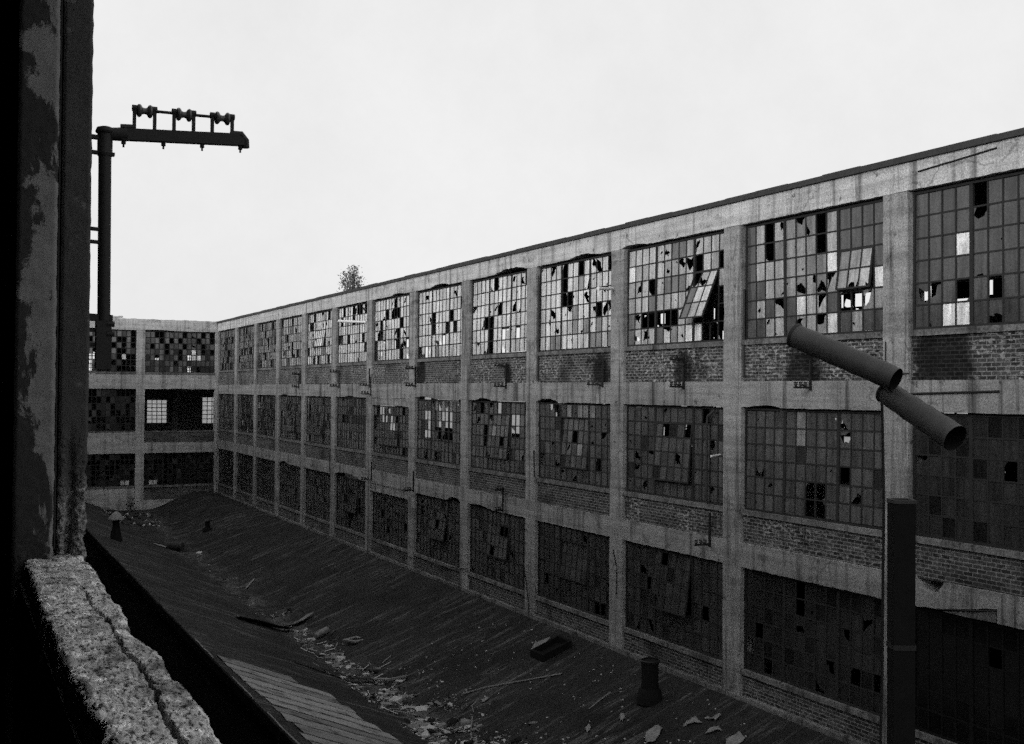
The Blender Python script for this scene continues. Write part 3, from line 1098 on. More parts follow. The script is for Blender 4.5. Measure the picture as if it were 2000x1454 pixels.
# exposed pebbles standing out of the broken inner edge
pv, pf, pp = [v[:3] for v in V], list(fs), [v[3] for v in V]
ico = bmesh.new(); bmesh.ops.create_icosphere(ico, subdivisions=2, radius=1)
iv = [v.co.copy() for v in ico.verts]; iff = [[v.index for v in f.verts] for f in ico.faces]; ico.free()
for q in range(300):
    y = random.uniform(3.0, 5.2) if q > 270 else random.uniform(2.25, 3.15 if q < 200 else 2.75)
    xl = np.interp(y, ly, lx)
    if q % 3 == 0 or 200 < q < 270:
        x = random.uniform(xl, .44); r = random.uniform(.004, .009) * (1.8 if y < 2.6 and random.random() < .3 else 1); z = SZ - r * .1 - .003
    else:
        x = xl + random.uniform(-.006, .02); r = random.uniform(.004, .011) * (1.9 if random.random() < .12 else 1); z = SZ - random.uniform(-.004, .012) - max(0, xl - x) * 2
    k0 = len(pv)
    rot = Matrix.Rotation(random.uniform(0, 6), 3, Vector((random.random(), random.random(), 1)).normalized())
    sc_ = Vector((r * random.uniform(.8, 1.5), r * random.uniform(.8, 1.2), r * random.uniform(.6, 1)))
    sd = random.uniform(0, 50)
    for c in iv:
        p_ = Vector((c.x * sc_.x, c.y * sc_.y, c.z * sc_.z)) * (1 + .25 * mnoise.noise(c * 1.5 + Vector((sd, 0, 0))))
        p_ = rot @ p_
        pv.append((x + p_.x, y + p_.y, z + p_.z)); pp.append(random.uniform(0, .3) if c is iv[0] else pp[-1])
    pf += [tuple(i + k0 for i in f) for f in iff]
org = Vector(near["_org"])
me.from_pydata([(a - org.x, b - org.y, c - org.z) for a, b, c in pv], [], pf)
at = me.attributes.new("pit", 'FLOAT', 'POINT'); at.data.foreach_set("value", pp)
me.materials.append(M['agg'])
me.polygons.foreach_set("use_smooth", [True] * len(me.polygons))
me.update()
so_ = bpy.data.objects.new('window_sill', me); COL.objects.link(so_); so_.parent = near
so_["label"] = "crumbling concrete sill with a long jagged crack"


# jamb: an inner pier with peeling paint, a groove with a steel strip, an outer pier eroded at its foot
def jamb_grid(name, x0, x1, yf, mat, rough_fn, parent, groove=0):
    nz, nxx = 460, 34
    z0_, z1_ = -1.15, 2.3
    vs, fs2 = [], []
    tot = nxx + 8
    for j in range(nz):
        z = -.98 + 1.0 * j / 329 if j < 330 else .02 + (z1_ - .02) * (j - 329) / (nz - 330)
        row = []
        er = rough_fn(z)
        xr = x1 + (.004 + .016 * er) * fbm(z * 14, x1 * 30, 1) - .02 * er * max(0, fbm(z * 6, 4, 4))
        xl = x0 + .003 * fbm(z * 12, x0 * 31, 2)
        for i in range(4):
            row.append((xl, yf + .5 - .16 * i, z))
        for i in range(nxx):
            u = i / (nxx - 1)
            x = xl + (xr - xl) * u
            y = yf + .0025 * fbm(x * 20, z * 20, 3) + er * (.03 + .035 * fbm(x * 16, z * 10, 5) + .018 * fbm(x * 55, z * 45, 6) + .09 * groove * math.exp(-((u - .42 - .12 * fbm(z * 3, 5)) / .13) ** 2))
            e_ = min(u, 1 - u) * (x1 - x0)
            y += .012 * max(0, 1 - e_ / .012)
            row.append((x, y, z))
        for i in range(4):
            row.append((xr, yf + .02 + .16 * (i + .1), z))
        vs += row
    for j in range(nz - 1):
        for i in range(tot - 1):
            a = j * tot + i
            fs2.append((a, a + 1, a + tot + 1, a + tot))
    mb = MB(); mb.faces(vs, fs2)
    return mb.build(name, mat, parent, True, fix=False)


jamb_grid('inner_jamb', .262, .428, 5.35, 'peel', lambda z: .5 * max(0, min(1, (-.62 - z) * 3)), near)
jamb_grid('outer_jamb', .448, .572, 5.40, 'jamb', lambda z: max(0, min(1, (-.15 - z) * 2.2)) * (.75 + .25 * fbm(z * 3, 1, 1)), near, 1)
mb = MB()
mb.box(W, .424, .452, 5.47, 5.9, -1.15, 2.3)
mb.build('frame_groove', 'dark', near)
mb = MB()
mb.box(W, .4345, .4415, 5.41, 5.465, -.72, 2.3)
mb.build('frame_strip', 'steel', near)
# masonry around the opening, then the plain court wall running on towards the far wing
NT_ = 4.4  # unseen wall top, raised to shade the lower floors opposite
mb = MB()
mb.box(W, .265, .57, 5.86, 8.2, GROUND, NT_)
wall_with_holes(mb, lambda a, d, c: (.57 - d, a, c), 8.2, SC_Y - .02, GROUND, NT_, 0, .3,
                [(9.2 + 5.5 * i, 13.6 + 5.5 * i, z0_, z1_) for i in range(13) for z0_, z1_ in ((-.75, 1.9), (-5.0, -2.6), (-9, -6.6))])
mb.box(W, .30, .56, -6, 5.85, GROUND, SZ - .36)
mb.box(W, .29, .55, -6, 5.50, SZ - .355, SZ - .10)
mb.box(W, .27, .57, -6, 5.855, 2.3, NT_)
mb.box(W, .27, .57, -6, -2.0, SZ - .1, 2.297)
mb.build('court_wall', 'court', near)
mb = MB()
mb.box(W, -9, .26, -6, 9.0, -1.95, -1.65)                   # floor
mb.box(W, -9, .265, -6, 9.0, 2.31, 2.6)                      # ceiling
mb.box(W, -9.3, -9.003, -6, 9.0, -1.95, 2.6)
mb.box(W, -9, .26, -6.3, -6.003, -1.95, 2.6)
mb.box(W, -9, .26, 9.003, 9.3, -1.95, 2.6)
mb.build('room', 'dark', near)  # room surfaces coloured black so the interior stays dark
mb = MB()
mb.box(W, -14, .26, 9.35, SC_Y - .02, 2.3, 2.6)
mb.box(W, -14.3, -14.003, 9.35, SC_Y - .02, GROUND, 2.6)
mb.box(W, -14, .26, 9.35, SC_Y - .02, -1.95, -1.65)
mb.box(W, -14, .26, 9.35, SC_Y - .02, -6.0, -5.7)
mb.build('inner_shell', 'dark', near)

# ------------------------------------------------------------------ low shed in the court with its butterfly roof
shed = thing('shed', 'low shed filling the court, its black tarred roof folded to a valley gutter', 'shed', (12, 40, GROUND))


XP1 = [6.55, 11.9, 12.8, 17.9]
ZP1 = [-7.34, -9.48, -9.5, -7.62]
XP2 = [6.3, 7.5, 8.94, 10.1, 11.0, 12.9, 13.7, 14.94, 16.06, 17.0, 17.9]
ZP2 = [-6.98, -7.48, -8.07, -8.53, -8.68, -8.69, -8.55, -7.97, -7.55, -7.53, -7.65]


def zroof(x, y=40):
    t = min(1, max(0, (y - 58) / 22)); t = t * t * (3 - 2 * t)      # the slopes turn into a cricket against the far wing
    return float(np.interp(x, XP1, ZP1) * (1 - t) + np.interp(x, XP2, ZP2) * t)


def rough_roof(x, y):
    return zroof(x, y) + .018 * fbm(x * .5, y * .35, 1) + .008 * fbm(x * 2.2, y * 1.6, 5)


xs_ = list(np.linspace(6.6, 11.9, 30)) + list(np.linspace(12.05, 12.8, 6)) + list(np.linspace(12.95, D + .05, 28))
ys_ = list(np.arange(4, SC_Y, .3)) + [SC_Y + .05]
vs = [(x, y, rough_roof(x, y)) for y in ys_ for x in xs_]
n = len(xs_)
fs = [(j * n + i, j * n + i + 1, (j + 1) * n + i + 1, (j + 1) * n + i) for j in range(len(ys_) - 1) for i in range(n - 1)]
mb = MB(); mb.faces(vs, fs)
mb.build('roof', 'tar', shed, True)
mb = MB()
vs = []
for y in ys_:
    z = rough_roof(6.6, y)
    vs += [(6.6, y, z - .002), (6.57 + .03 * fbm(y * 2, 1), y, z - .03), (6.62, y, z - .34)]
mb.faces(vs, [(j * 3 + i, j * 3 + i + 1, (j + 1) * 3 + i + 1, (j + 1) * 3 + i) for j in range(len(ys_) - 1) for i in range(2)])
mb.build('eave_edge', 'tarside', shed)
mb = MB()
mb.box(W, 6.9, 7.2, 4, SC_Y, GROUND, -7.75)
mb.box(W, 6.9, D, 3.7, 3.997, GROUND, -9.6)
mb.build('side_wall', 'tarside', shed)
mb = MB()                                                  # bright drip edge where the felt has lifted
for y0, y1 in ((31.3, 33.9), (26.8, 29.0), (19, 25.5)):
    pts = [(6.62 + .02 * fbm(y * 2, 7), y, rough_roof(6.62, y) + .012) for y in np.linspace(y0, y1, 12)]
    mb.tube(pts, .018, 6)
mb.build('drip_edge', 'board', shed, True)
# felt torn away: bare sheathing boards running down the slope
mb = MB()
y = 32.0
while y > 16:
    wd = random.uniform(.55, .95)
    yc = y - wd / 2
    xa = np.interp(yc, [16, 23.4, 28, 32.0], [7.1, 7.03, 6.93, 6.80]) + random.uniform(-.03, .05)
    xb = np.interp(yc, [16, 26.5, 29, 31, 32.0], [10.3, 10.2, 10.0, 9.7, 8.4]) + random.uniform(-.28, .2)
    if random.random() < .25:
        xa += random.uniform(.05, .25)
    m_ = 14
    prev = None
    gap = random.uniform(.05, .085)
    vs = []
    for i in range(m_ + 1):
        x = xa + (xb - xa) * i / m_
        lift = .03 + .012 * fbm(x * 3, y, 2)
        for yy in (y - wd + gap, y - gap):
            vs.append((x + random.uniform(-.02, .02) * (i in (0, m_)), yy + .01 * fbm(x * 4, yy), rough_roof(x, yy) + lift))
    k_ = len(vs)
    low = [(a, b, c - .018) for a, b, c in vs]
    f2 = [(2 * i, 2 * i + 1, 2 * i + 3, 2 * i + 2) for i in range(m_)] + [(k_ + 2 * i, k_ + 2 * i + 2, k_ + 2 * i + 3, k_ + 2 * i + 1) for i in range(m_)]
    f2 += [(2 * i, 2 * i + 2, k_ + 2 * i + 2, k_ + 2 * i) for i in range(m_)] + [(2 * i + 1, k_ + 2 * i + 1, k_ + 2 * i + 3, 2 * i + 3) for i in range(m_)]
    f2 += [(0, k_, k_ + 1, 1), (2 * m_, 2 * m_ + 1, k_ + 2 * m_ + 1, k_ + 2 * m_)]
    mb.faces(vs + low, f2, 0, random.uniform(.115, .215))
    y -= wd
mb.build('bare_sheathing', 'boards', shed)

# ------------------------------------------------------------------ loose things on the shed roof
RZ = rough_roof
# rubble and torn felt in the valley: nobody could count it
mb = MB()
for i in range(9000):
    y = 21 + abs(random.gauss(0, 1)) * 11 if random.random() < .85 else random.uniform(21, 66)
    if y > 66: continue
    sp_ = .62 if y < 35 else .34
    x = 12.45 + random.gauss(0, sp_) + .22 * fbm(y * .4, 2)
    if x < 11.3 and y < 36: continue
    den = fbm(x * 1.1, y * .8, 8)
    if den < -.05 + .25 * (y > 40): continue
    s_ = min(.012 * (1 - random.random()) ** -.62, .16)
    mb.chunk((x, y, RZ(x, y) + s_ * .12), s_, random.choice((0, 0, 1, 2, 2)), .1, random.uniform(.12, .5))
for i in range(130):                               # splinters and strips of felt among it
    y = random.uniform(21, 42); x = 12.5 + random.gauss(0, .7)
    a_ = random.uniform(0, 3.14); l_ = random.uniform(.12, .55)
    p_ = Vector((x, y, RZ(x, y) + .04)); q_ = Vector((x + l_ * math.cos(a_), y + l_ * math.sin(a_), 0)); q_.z = RZ(q_.x, q_.y) + random.uniform(.02, .12)
    mb.beam(p_, q_, random.uniform(.012, .05), .012, random.choice((0, 1, 2)))
for i in range(150):
    x, y = random.uniform(13.2, 17.4), random.uniform(21, 36)
    s_ = random.uniform(.012, .04)
    mb.chunk((x, y, RZ(x, y) + s_ * .2), s_, 0, .1, .4)
for i in range(110):
    x, y = random.uniform(9.6, 12.6), random.uniform(74, 83)
    s_ = random.uniform(.03, .12)
    mb.chunk((x, y, RZ(x, y) + s_ * .2), s_, random.choice((0, 1, 1)), .1, .6)
o = mb.build('rubble', ['dust', 'dark', 'dust2'])
o["kind"] = "stuff"; o["label"] = "broken roofing and pale rubble strewn along the valley gutter"; o["category"] = "rubble"


def strip(name, pts, wd, th, mat, label, cat, group=None, twist=0, lift=.02):
    mb = MB()
    P3 = [Vector((x, y, RZ(x, y) + lift + dz)) for x, y, dz in pts]
    for a, b in zip(P3, P3[1:]):
        pass
    n_ = len(P3)
    vs = []
    for i, p_ in enumerate(P3):
        d = (P3[min(i + 1, n_ - 1)] - P3[max(i - 1, 0)]).normalized()
        s_ = d.cross(Vector((0, 0, 1))).normalized()
        s_ = (s_ + Vector((0, 0, twist))).normalized()
        u_ = s_.cross(d).normalized()
        ww = wd * (1 if 0 < i < n_ - 1 else .85) * random.uniform(.93, 1.05)
        vs += [p_ - s_ * ww / 2 - u_ * th / 2, p_ + s_ * ww / 2 - u_ * th / 2, p_ + s_ * ww / 2 + u_ * th / 2, p_ - s_ * ww / 2 + u_ * th / 2]
    f2 = []
    for i in range(n_ - 1):
        for j in range(4):
            f2.append((4 * i + j, 4 * i + (j + 1) % 4, 4 * i + 4 + (j + 1) % 4, 4 * i + 4 + j))
    f2 += [(0, 1, 2, 3), tuple(4 * (n_ - 1) + j for j in range(4))]
    mb.faces(vs, f2)
    return tag(mb.build(name, mat, None, False, P3[0]), label, cat, group)


strip('roofing_sheet', [(9.95, 42.9, .0), (10.7, 43.1, .06), (11.5, 43.4, .05), (12.2, 43.6, .03)], .62, .02, 'tar',
      'dark curled roofing sheet lying across the valley', 'roofing sheet', None, .25, .06)
strip('batten', [(9.85, 42.85, .06), (10.4, 42.95, .09)], .07, .03, 'wood', 'short pale batten at the left tip of the dark curled sheet', 'batten', None, 0, .05)
strip('batten', [(12.1, 43.6, .0), (12.75, 43.0, .0)], .08, .03, 'wood', 'pale batten below the dark curled roofing sheet', 'batten', None, 0, .03)
strip('roofing_sheet', [(12.1, 44.3, .0), (12.5, 44.5, .03), (12.95, 44.7, .05), (13.4, 44.9, .1)], .5, .02, 'board',
      'grey roofing sheet with an upturned end beside the dark curled sheet', 'roofing sheet', None, .35, .05)
strip('plank', [(10.05, 35.4, 0), (10.9, 35.25, .06), (11.9, 34.95, .08), (12.5, 34.85, .06)], .34, .03, 'tar', 'long black board lying down into the valley beside the bare sheathing', 'plank', None, .2, .05)
strip('plank', [(12.45, 34.86, .06), (12.9, 34.4, .07), (13.34, 34.0, .06)], .14, .05, 'wood', 'short pale grey plank at the end of the black board', 'plank', None, 0, .05)
strip('stick', [(12.78, 53.45, .02), (13.46, 54.55, .02)], .09, .03, 'wood', 'thin pale stick lying alone on the far roof slope', 'stick', None, 0, .03)
strip('stick', [(15.47, 26.12, .01), (15.9, 26.24, .01), (16.28, 26.32, .02)], .03, .02, 'wood', 'thin splintered stick on the near right roof slope', 'stick', None, 0, .02)
mb = MB()
pr = [(13.86, 30.85), (14.45, 30.5), (15.0, 29.95), (15.55, 29.4), (16.16, 28.82)]
mb.tube([(x, y, RZ(x, y) + .03) for x, y in pr], .024, 8)
tag(mb.build('metal_rod', 'wood', None, True, (pr[0][0], pr[0][1], RZ(*pr[0]))), 'long thin bent rod lying across the right roof slope', 'rod')
mb = MB()
a, b = Vector((12.62, 41.7, RZ(12.62, 41.7) + .12)), Vector((13.2, 42.0, RZ(13.2, 42.0) + .12))
mb.tube([a, a.lerp(b, .3), a.lerp(b, .31), b], [.11, .11, .125, .125], 14)
tag(mb.build('pipe_section', 'paper', None, True, a - Vector((0, 0, .13))), 'short pale cylinder of pipe lying in the rubble', 'pipe')
mb = MB()
c = Vector((13.55, 39.65, RZ(13.55, 39.65) + .05))
for (x0, x1, y0, y1) in ((-.36, .36, .2, .32), (-.36, .36, -.32, -.2), (-.36, -.2, -.2, .2), (.2, .36, -.2, .2)):
    mb.box(lambda a_, b_, c_: tuple(c + Matrix.Rotation(.5, 3, 'Z') @ Vector((a_, b_, c_))), x0, x1, y0, y1, -.01, .03)
tag(mb.build('square_frame', 'wood', None, False, c), 'small square frame lying flat on the right roof slope', 'frame')


def shard(x, y, pts, label, mat='paper', name='torn_sheet', cat='torn sheet', rot=0):
    mb = MB()
    fine_ = []
    for (a1_, b1_), (a2_, b2_) in zip(pts, pts[1:] + pts[:1]):
        L_ = math.hypot(a2_ - a1_, b2_ - b1_)
        for t_ in (0, .25, .5, .75):
            fine_.append((.85 * (a1_ + (a2_ - a1_) * t_) + random.uniform(-.06, .06) * L_ * (t_ > 0), .85 * (b1_ + (b2_ - b1_) * t_) + random.uniform(-.06, .06) * L_ * (t_ > 0)))
    pts = fine_
    n_ = len(pts)
    top = []
    for a_, b_ in pts:
        ca, sa = math.cos(rot), math.sin(rot)
        X, Y = x + a_ * ca - b_ * sa, y + a_ * sa + b_ * ca
        top.append(Vector((X, Y, RZ(X, Y) + .035 + random.uniform(0, .05))))
    bot = [p_ - Vector((0, 0, .012)) for p_ in top]
    mb.faces(top + bot, [tuple(range(n_)), tuple(range(2 * n_ - 1, n_ - 1, -1))] + [(i, (i + 1) % n_, n_ + (i + 1) % n_, n_ + i) for i in range(n_)])
    return tag(mb.build(name, mat, None, False, (x, y, RZ(x, y))), label, cat)


shard(15.6, 23.3, [(-.45, -.15), (-.2, -.3), (.35, -.1), (.45, .15), (.1, .28), (-.15, .12)], 'largest pale sheet on the near right roof slope', rot=.3)
shard(16.5, 22.85, [(-.3, .12), (-.05, .2), (.25, .1), (.05, -.3), (-.05, -.02)], 'forked pale scrap above the largest pale sheet', rot=.2)
shard(16.9, 22.5, [(-.16, -.1), (.12, -.14), (.2, .0), (.02, .06), (-.02, .3), (-.1, .28), (-.08, .04)], 'small split scrap nearest the factory wall', rot=.5)
shard(16.5, 22.0, [(-.2, .18), (.05, .2), (.2, 0), (.12, -.22), (.02, -.02), (-.1, .04)], 'hooked pale scrap on the near right roof slope', rot=.1)
shard(16.45, 21.2, [(-.45, -.2), (.2, -.25), (.4, .05), (.05, .25), (-.2, .1)], 'pale torn sheet cut by the bottom edge of the view', rot=.4)
shard(14.1, 29.7, [(-.16, -.05), (.02, -.1), (.16, -.02), (.1, .08), (-.1, .09)], 'small pale scrap below the long thin rod', rot=.2)
shard(15.7, 24.8, [(-.25, -.05), (-.02, -.1), (.25, .06), (.1, .12), (-.1, .06)], 'narrow pale scrap between the black flue and the largest sheet', rot=.7)
shard(14.9, 25.2, [(-.28, -.04), (.05, -.09), (.28, .03), (.02, .09)], 'slim pale splinter on the slope above the rubble', rot=.9)
shard(11.0, 66.2, [(-.5, -.25), (.1, -.3), (.6, .0), (.2, .25), (-.2, .1)], 'pale curled sheet beside the dark fallen drum', rot=-.6)

# vents and flues
v = thing('roof_vent', 'tall black roof vent with a pale mushroom cap on the far left slope', 'roof vent', (7.93, 61.5, RZ(7.93, 61.5) - .05))
mb = MB(); z = RZ(7.93, 61.5) - .05
mb.tube([(7.93, 61.5, z), (7.93, 61.5, z + .3), (7.93, 61.5, z + .75), (7.93, 61.5, z + 1.2)], [.34, .27, .17, .16], 16)
mb.build('shaft', 'dark', v, True)
mb = MB()
mb.tube([(7.93, 61.5, z + 1.12), (7.93, 61.5, z + 1.2), (7.93, 61.5, z + 1.42), (7.93, 61.5, z + 1.52)], [.40, .38, .20, .05], 16)
mb.build('cap', 'paper', v, True)
v = thing('roof_vent', 'small squat black vent halfway up the far right slope', 'roof vent', (14.25, 69.5, RZ(14.25, 69.5) - .03))
mb = MB(); z = RZ(14.25, 69.5) - .03
mb.tube([(14.25, 69.5, z), (14.25, 69.5, z + .18), (14.25, 69.5, z + .2), (14.25, 69.5, z + .62)], [.32, .28, .15, .14], 14)
mb.build('shaft', 'dark', v, True)
mb = MB()
mb.tube([(14.25, 69.5, z + .60), (14.25, 69.5, z + .66), (14.25, 69.5, z + .74)], [.24, .22, .05], 14)
mb.build('cap', 'iron', v, True)
v = thing('drum', 'dark dented drum lying on its side in the far valley', 'drum', (11.7, 65.9, RZ(11.7, 65.9)))
mb = MB(); z = RZ(11.7, 65.9) + .22
mb.tube([(11.4, 66.1, z), (11.52, 66.02, z), (11.56, 66.0, z - .01), (11.86, 65.8, z), (11.9, 65.76, z), (12.05, 65.65, z - .02)], [.27, .25, .29, .27, .22, .25], 16)
mb.build('body', 'iron', v, True)
mb = MB()
mb.tube([(11.38, 66.115, z), (11.4, 66.1, z)], [.285, .285], 16)
mb.tube([(12.05, 65.65, z - .02), (12.07, 65.635, z - .02)], [.265, .265], 16)
mb.build('rim', 'duct', v, True)
v = thing('flue_stub', 'thick black flue stub with a flared collar by the factory wall', 'flue', (16.6, 24.9, RZ(16.6, 24.9) - .05))
mb = MB(); z = RZ(16.6, 24.9) - .05
mb.tube([(16.6, 24.9, z + .3), (16.6, 24.9, z + .55), (16.6, 24.9, z + 1.1)], [.25, .22, .23], 20, caps=False)
mb.tube([(16.6, 24.9, z + .31), (16.6, 24.9, z + 1.09)], [.2, .2], 20)
mb.build('pipe', 'dark', v, True)
mb = MB()
mb.tube([(16.6, 24.9, z), (16.6, 24.9, z + .12), (16.6, 24.9, z + .34), (16.6, 24.9, z + .38)], [.37, .34, .29, .255], 20)
mb.build('collar', 'dark', v, True)
mb = MB()
mb.tube([(16.6, 24.9, z + 1.04), (16.6, 24.9, z + 1.10), (16.6, 24.9, z + 1.12)], [.25, .27, .24], 20, caps=False)
mb.build('rim', 'iron', v, True)
v = thing('roof_hatch', 'broken open hatch with black interior and a bent pale flap beside the factory wall', 'hatch', (16.75, 30.6, RZ(16.75, 30.6)))
mb = MB(); z = RZ(16.75, 30.6) - .03
for a0, a1, b0, b1 in ((-.50, -.43, -.42, .42), (.43, .50, -.42, .42), (-.43, .43, -.42, -.35), (-.43, .43, .35, .42)):
    mb.box(lambda a_, b_, c_: (16.75 + a_, 30.6 + b_, z + c_ + .36 * a_), a0, a1, b0, b1, 0, .25)
mb.box(lambda a_, b_, c_: (16.75 + a_, 30.6 + b_, z + c_ + .36 * a_), -.425, .425, -.345, .345, .02, .06)
mb.build('curb', 'tarside', v)
mb = MB()
fl_ = [(-.5, .38, .26), (-.3, .52, .34), (.25, .48, .30), (.05, .36, .27)]
fl_ = [(16.75 + a, 30.6 + b, z + c + .36 * a) for a, b, c in fl_]
mb.faces(fl_ + [(a, b, c - .02) for a, b, c in fl_], [(0, 1, 2, 3), (7, 6, 5, 4), (0, 4, 5, 1), (1, 5, 6, 2), (2, 6, 7, 3), (3, 7, 4, 0)])
mb.build('flap', 'wood', v)

# ------------------------------------------------------------------ black square stack, rod and the two broken duct lengths
cx_, cy_ = 9.86, 9.62
ang = rad(-27)


def PC(a, b, c):
    return (cx_ + a * math.cos(ang) - b * math.sin(ang), cy_ + a * math.sin(ang) + b * math.cos(ang), c)


st = thing('chimney_stack', 'black square sheet metal stack rising in front of the nearest column', 'chimney', (cx_, cy_, RZ(cx_, cy_)))
mb = MB()
mb.box(PC, -.122, .122, -.122, .122, RZ(cx_, cy_) - .1, -1.26)
mb.build('shaft', 'dark', st)
mb = MB()
for a0, a1, b0, b1 in ((-.13, -.102, -.13, .13), (.102, .13, -.13, .13), (-.102, .102, -.13, -.102), (-.102, .102, .102, .13)):
    mb.box(PC, a0, a1, b0, b1, -1.257, -1.215)
mb.build('rim', 'coping', st)
mb = MB()
for zz in (-2.9, -4.6, -6.3):
    for a0, a1, b0, b1 in ((-.129, .129, -.129, -.1235), (-.129, -.1235, -.1235, .129), (.1235, .129, -.1235, .129)):
        mb.box(PC, a0, a1, b0, b1, zz - .03, zz + .03)
mb.build('seam_band', 'iron', st)
mb = MB()
rp = [(9.50, 9.72, RZ(9.5, 9.7) - .05), (9.665, 9.72, -3.4), (9.685, 9.715, -1.2), (9.66, 9.715, -.3), (9.635, 9.715, .3)]
mb.tube(rp, .016, 8)
tag(mb.build('support_rod', 'iron', None, True, rp[0]), 'thin black rod carrying the two ducts beside the black stack', 'rod')


def duct(p, q, r0, r1, label, seed):
    random.seed(seed)
    p, q = Vector(p), Vector(q)
    o_ = thing('duct_pipe', label, 'duct', tuple(p), None)
    mb = MB(); N = 16
    pts = [p.lerp(q, i / N) for i in range(N + 1)]
    rs = [r0 + (r1 - r0) * i / N + .004 * math.sin(i * 1.7 + seed) for i in range(N + 1)]
    mb.tube(pts, rs, 32, caps=False)
    d = (q - p).normalized()
    ins = [p + d * .001] + pts[1:-1] + [q - d * .001]
    mb.tube(ins, [r_ - .008 for r_ in rs], 32, 1, caps=False)
    mb.build('tube', ['duct', 'dark'], o_, True)
    mb = MB()
    mb.tube([p - d * .004, p + d * .03], [r0 + .007, r0 + .005], 32, caps=False)
    mb.tube([p - d * .004, p + d * .03], [r0 + .002, r0 + .002], 32, caps=False)
    mb.build('end_band', 'iron', o_, True)
    return o_


duct((8.94, 10.39, .68), (9.36, 9.21, .157), .142, .134, 'upper rusty duct length tilting over the brick band on the thin rod', 3)
duct((9.50, 9.50, .02), (9.48, 8.50, -.465), .132, .150, 'lower rusty duct length hanging to the right of the thin rod', 4)
random.seed(77)
mb = MB()
mb.tube([(9.52, 9.66, .14), (9.62, 9.70, .12), (9.66, 9.70, .02), (9.62, 9.66, -.08)], .012, 6)
tag(mb.build('strap', 'iron', None, True, (9.62, 9.7, .12)), 'black strap tying the two ducts to the thin rod', 'strap')

# ------------------------------------------------------------------ insulator pole on the near building
ip = thing('insulator_pole', 'black iron pole and crossarm holding spool insulators against the sky', 'utility pole', (.975, 8.4, .15))
mb = MB()
mb.tube([(.985, 8.4, .16), (.975, 8.4, 1.74)], .044, 16)
mb.build('pole', 'iron', ip, True)
mb = MB()
mb.tube([(.975, 8.4, 1.64), (.975, 8.4, 1.66), (.975, 8.4, 1.665), (.975, 8.4, 1.80)], [.05, .056, .052, .052], 12)
mb.tube([(.975, 8.4, 1.802), (.975, 8.4, 1.815), (.975, 8.4, 1.84), (.975, 8.4, 1.85)], [.062, .068, .058, .03], 10)
mb.tube([(1.0, 8.4, 1.8), (1.12, 8.4, 1.81)], [.045, .05], 10)
mb.build('pole_head', 'iron', ip, True)
ax0, ax1 = Vector((1.08, 8.4, 1.795)), Vector((1.955, 8.4, 1.845))
mb = MB()
mb.beam(ax0, ax1, .06, .06)
mb.beam(ax0 + Vector((.03, -.02, .040)), ax1 + Vector((-.03, -.02, .040)), .012, .03)
mb.tube([ax0 + Vector((.0, 0, .06)), ax0 + Vector((.09, 0, .066))], .026, 8)
mb.tube([ax1 + Vector((-.1, 0, .055)), ax1 + Vector((-.02, 0, .05)), ax1 + Vector((.012, 0, .01)), ax1 + Vector((.016, 0, -.045))], [.02, .03, .03, .028], 8)
mb.build('crossarm', 'iron', ip)
ux = [1.172, 1.312, 1.448, 1.587, 1.722, 1.868]


def armz(x):
    return 1.838 + (x - 1.08) * .055


for i, x in enumerate(ux):
    mb = MB()
    zt_ = 2.005 + (x - 1.17) * .02
    mb.beam((x, 8.4, armz(x) - .02), (x, 8.4, zt_), .028, .022)
    mb.tube([(x - .016, 8.4, zt_), (x + .016, 8.4, zt_)], .024, 8)
    mb.build('upright', 'iron', ip)
for x0, x1 in ((ux[1], ux[2]), (ux[3], ux[4])):
    mb = MB()
    mb.tube([(x0, 8.4, 1.995 + (x0 - 1.17) * .02), (x1, 8.4, 1.995 + (x1 - 1.17) * .02)], .011, 8)
    mb.build('tie_rod', 'iron', ip, True)
for i in range(3):
    x0, x1 = ux[2 * i], ux[2 * i + 1]
    xm = (x0 + x1) / 2
    zz = 1.99 + (xm - 1.17) * .02
    prof = [(-.058, .012), (-.056, .026), (-.048, .044), (-.036, .048), (-.026, .042), (-.016, .026), (0, .021), (.016, .026), (.026, .042), (.036, .048), (.048, .044), (.056, .026), (.058, .012)]
    mb = MB()
    mb.tube([(xm + a_, 8.4, zz) for a_, _ in prof], [b_ for _, b_ in prof], 20)
    mb.tube([(x0, 8.4, zz), (x1, 8.4, zz)], .009, 8)
    mb.build('insulator', 'porcelain', ip, True)
for x in (1.10, 1.375, 1.65, 1.93):
    mb = MB()
    zz = armz(x) - .088
    mb.tube([(x, 8.4, zz + .03), (x, 8.4, zz - .012), (x, 8.4, zz - .012), (x, 8.4, zz - .035)], [.016, .016, .007, .007], 8)
    mb.tube([(x, 8.4, armz(x) - .01), (x, 8.4, armz(x) + .016)], [.028, .012], 8)
    mb.build('bolt', 'iron', ip)
for zz, th, ln in ((1.765, .026, 0), (1.655, .022, .06), (1.115, .022, .03), (1.025, .022, 0), (.49, .05, .06), (.40, .02, 0), (.30, .03, .0)):
    mb = MB()
    mb.beam((.571, 8.4, zz + .02), (.98 + ln, 8.4, zz), .05, th)
    mb.build('bracket', 'iron', ip)
mb = MB()
mb.beam((.93, 8.4, .30), (1.03, 8.4, .30), .1, .34)
mb.tube([(1.0, 8.36, .45), (1.05, 8.36, .45)], .02, 8)
mb.tube([(1.0, 8.36, .38), (1.05, 8.36, .38)], .02, 8)
mb.build('clamp', 'iron', ip)

# ------------------------------------------------------------------ rusty brackets on the long factory
GB = 'rusty wall brackets along the factory front'


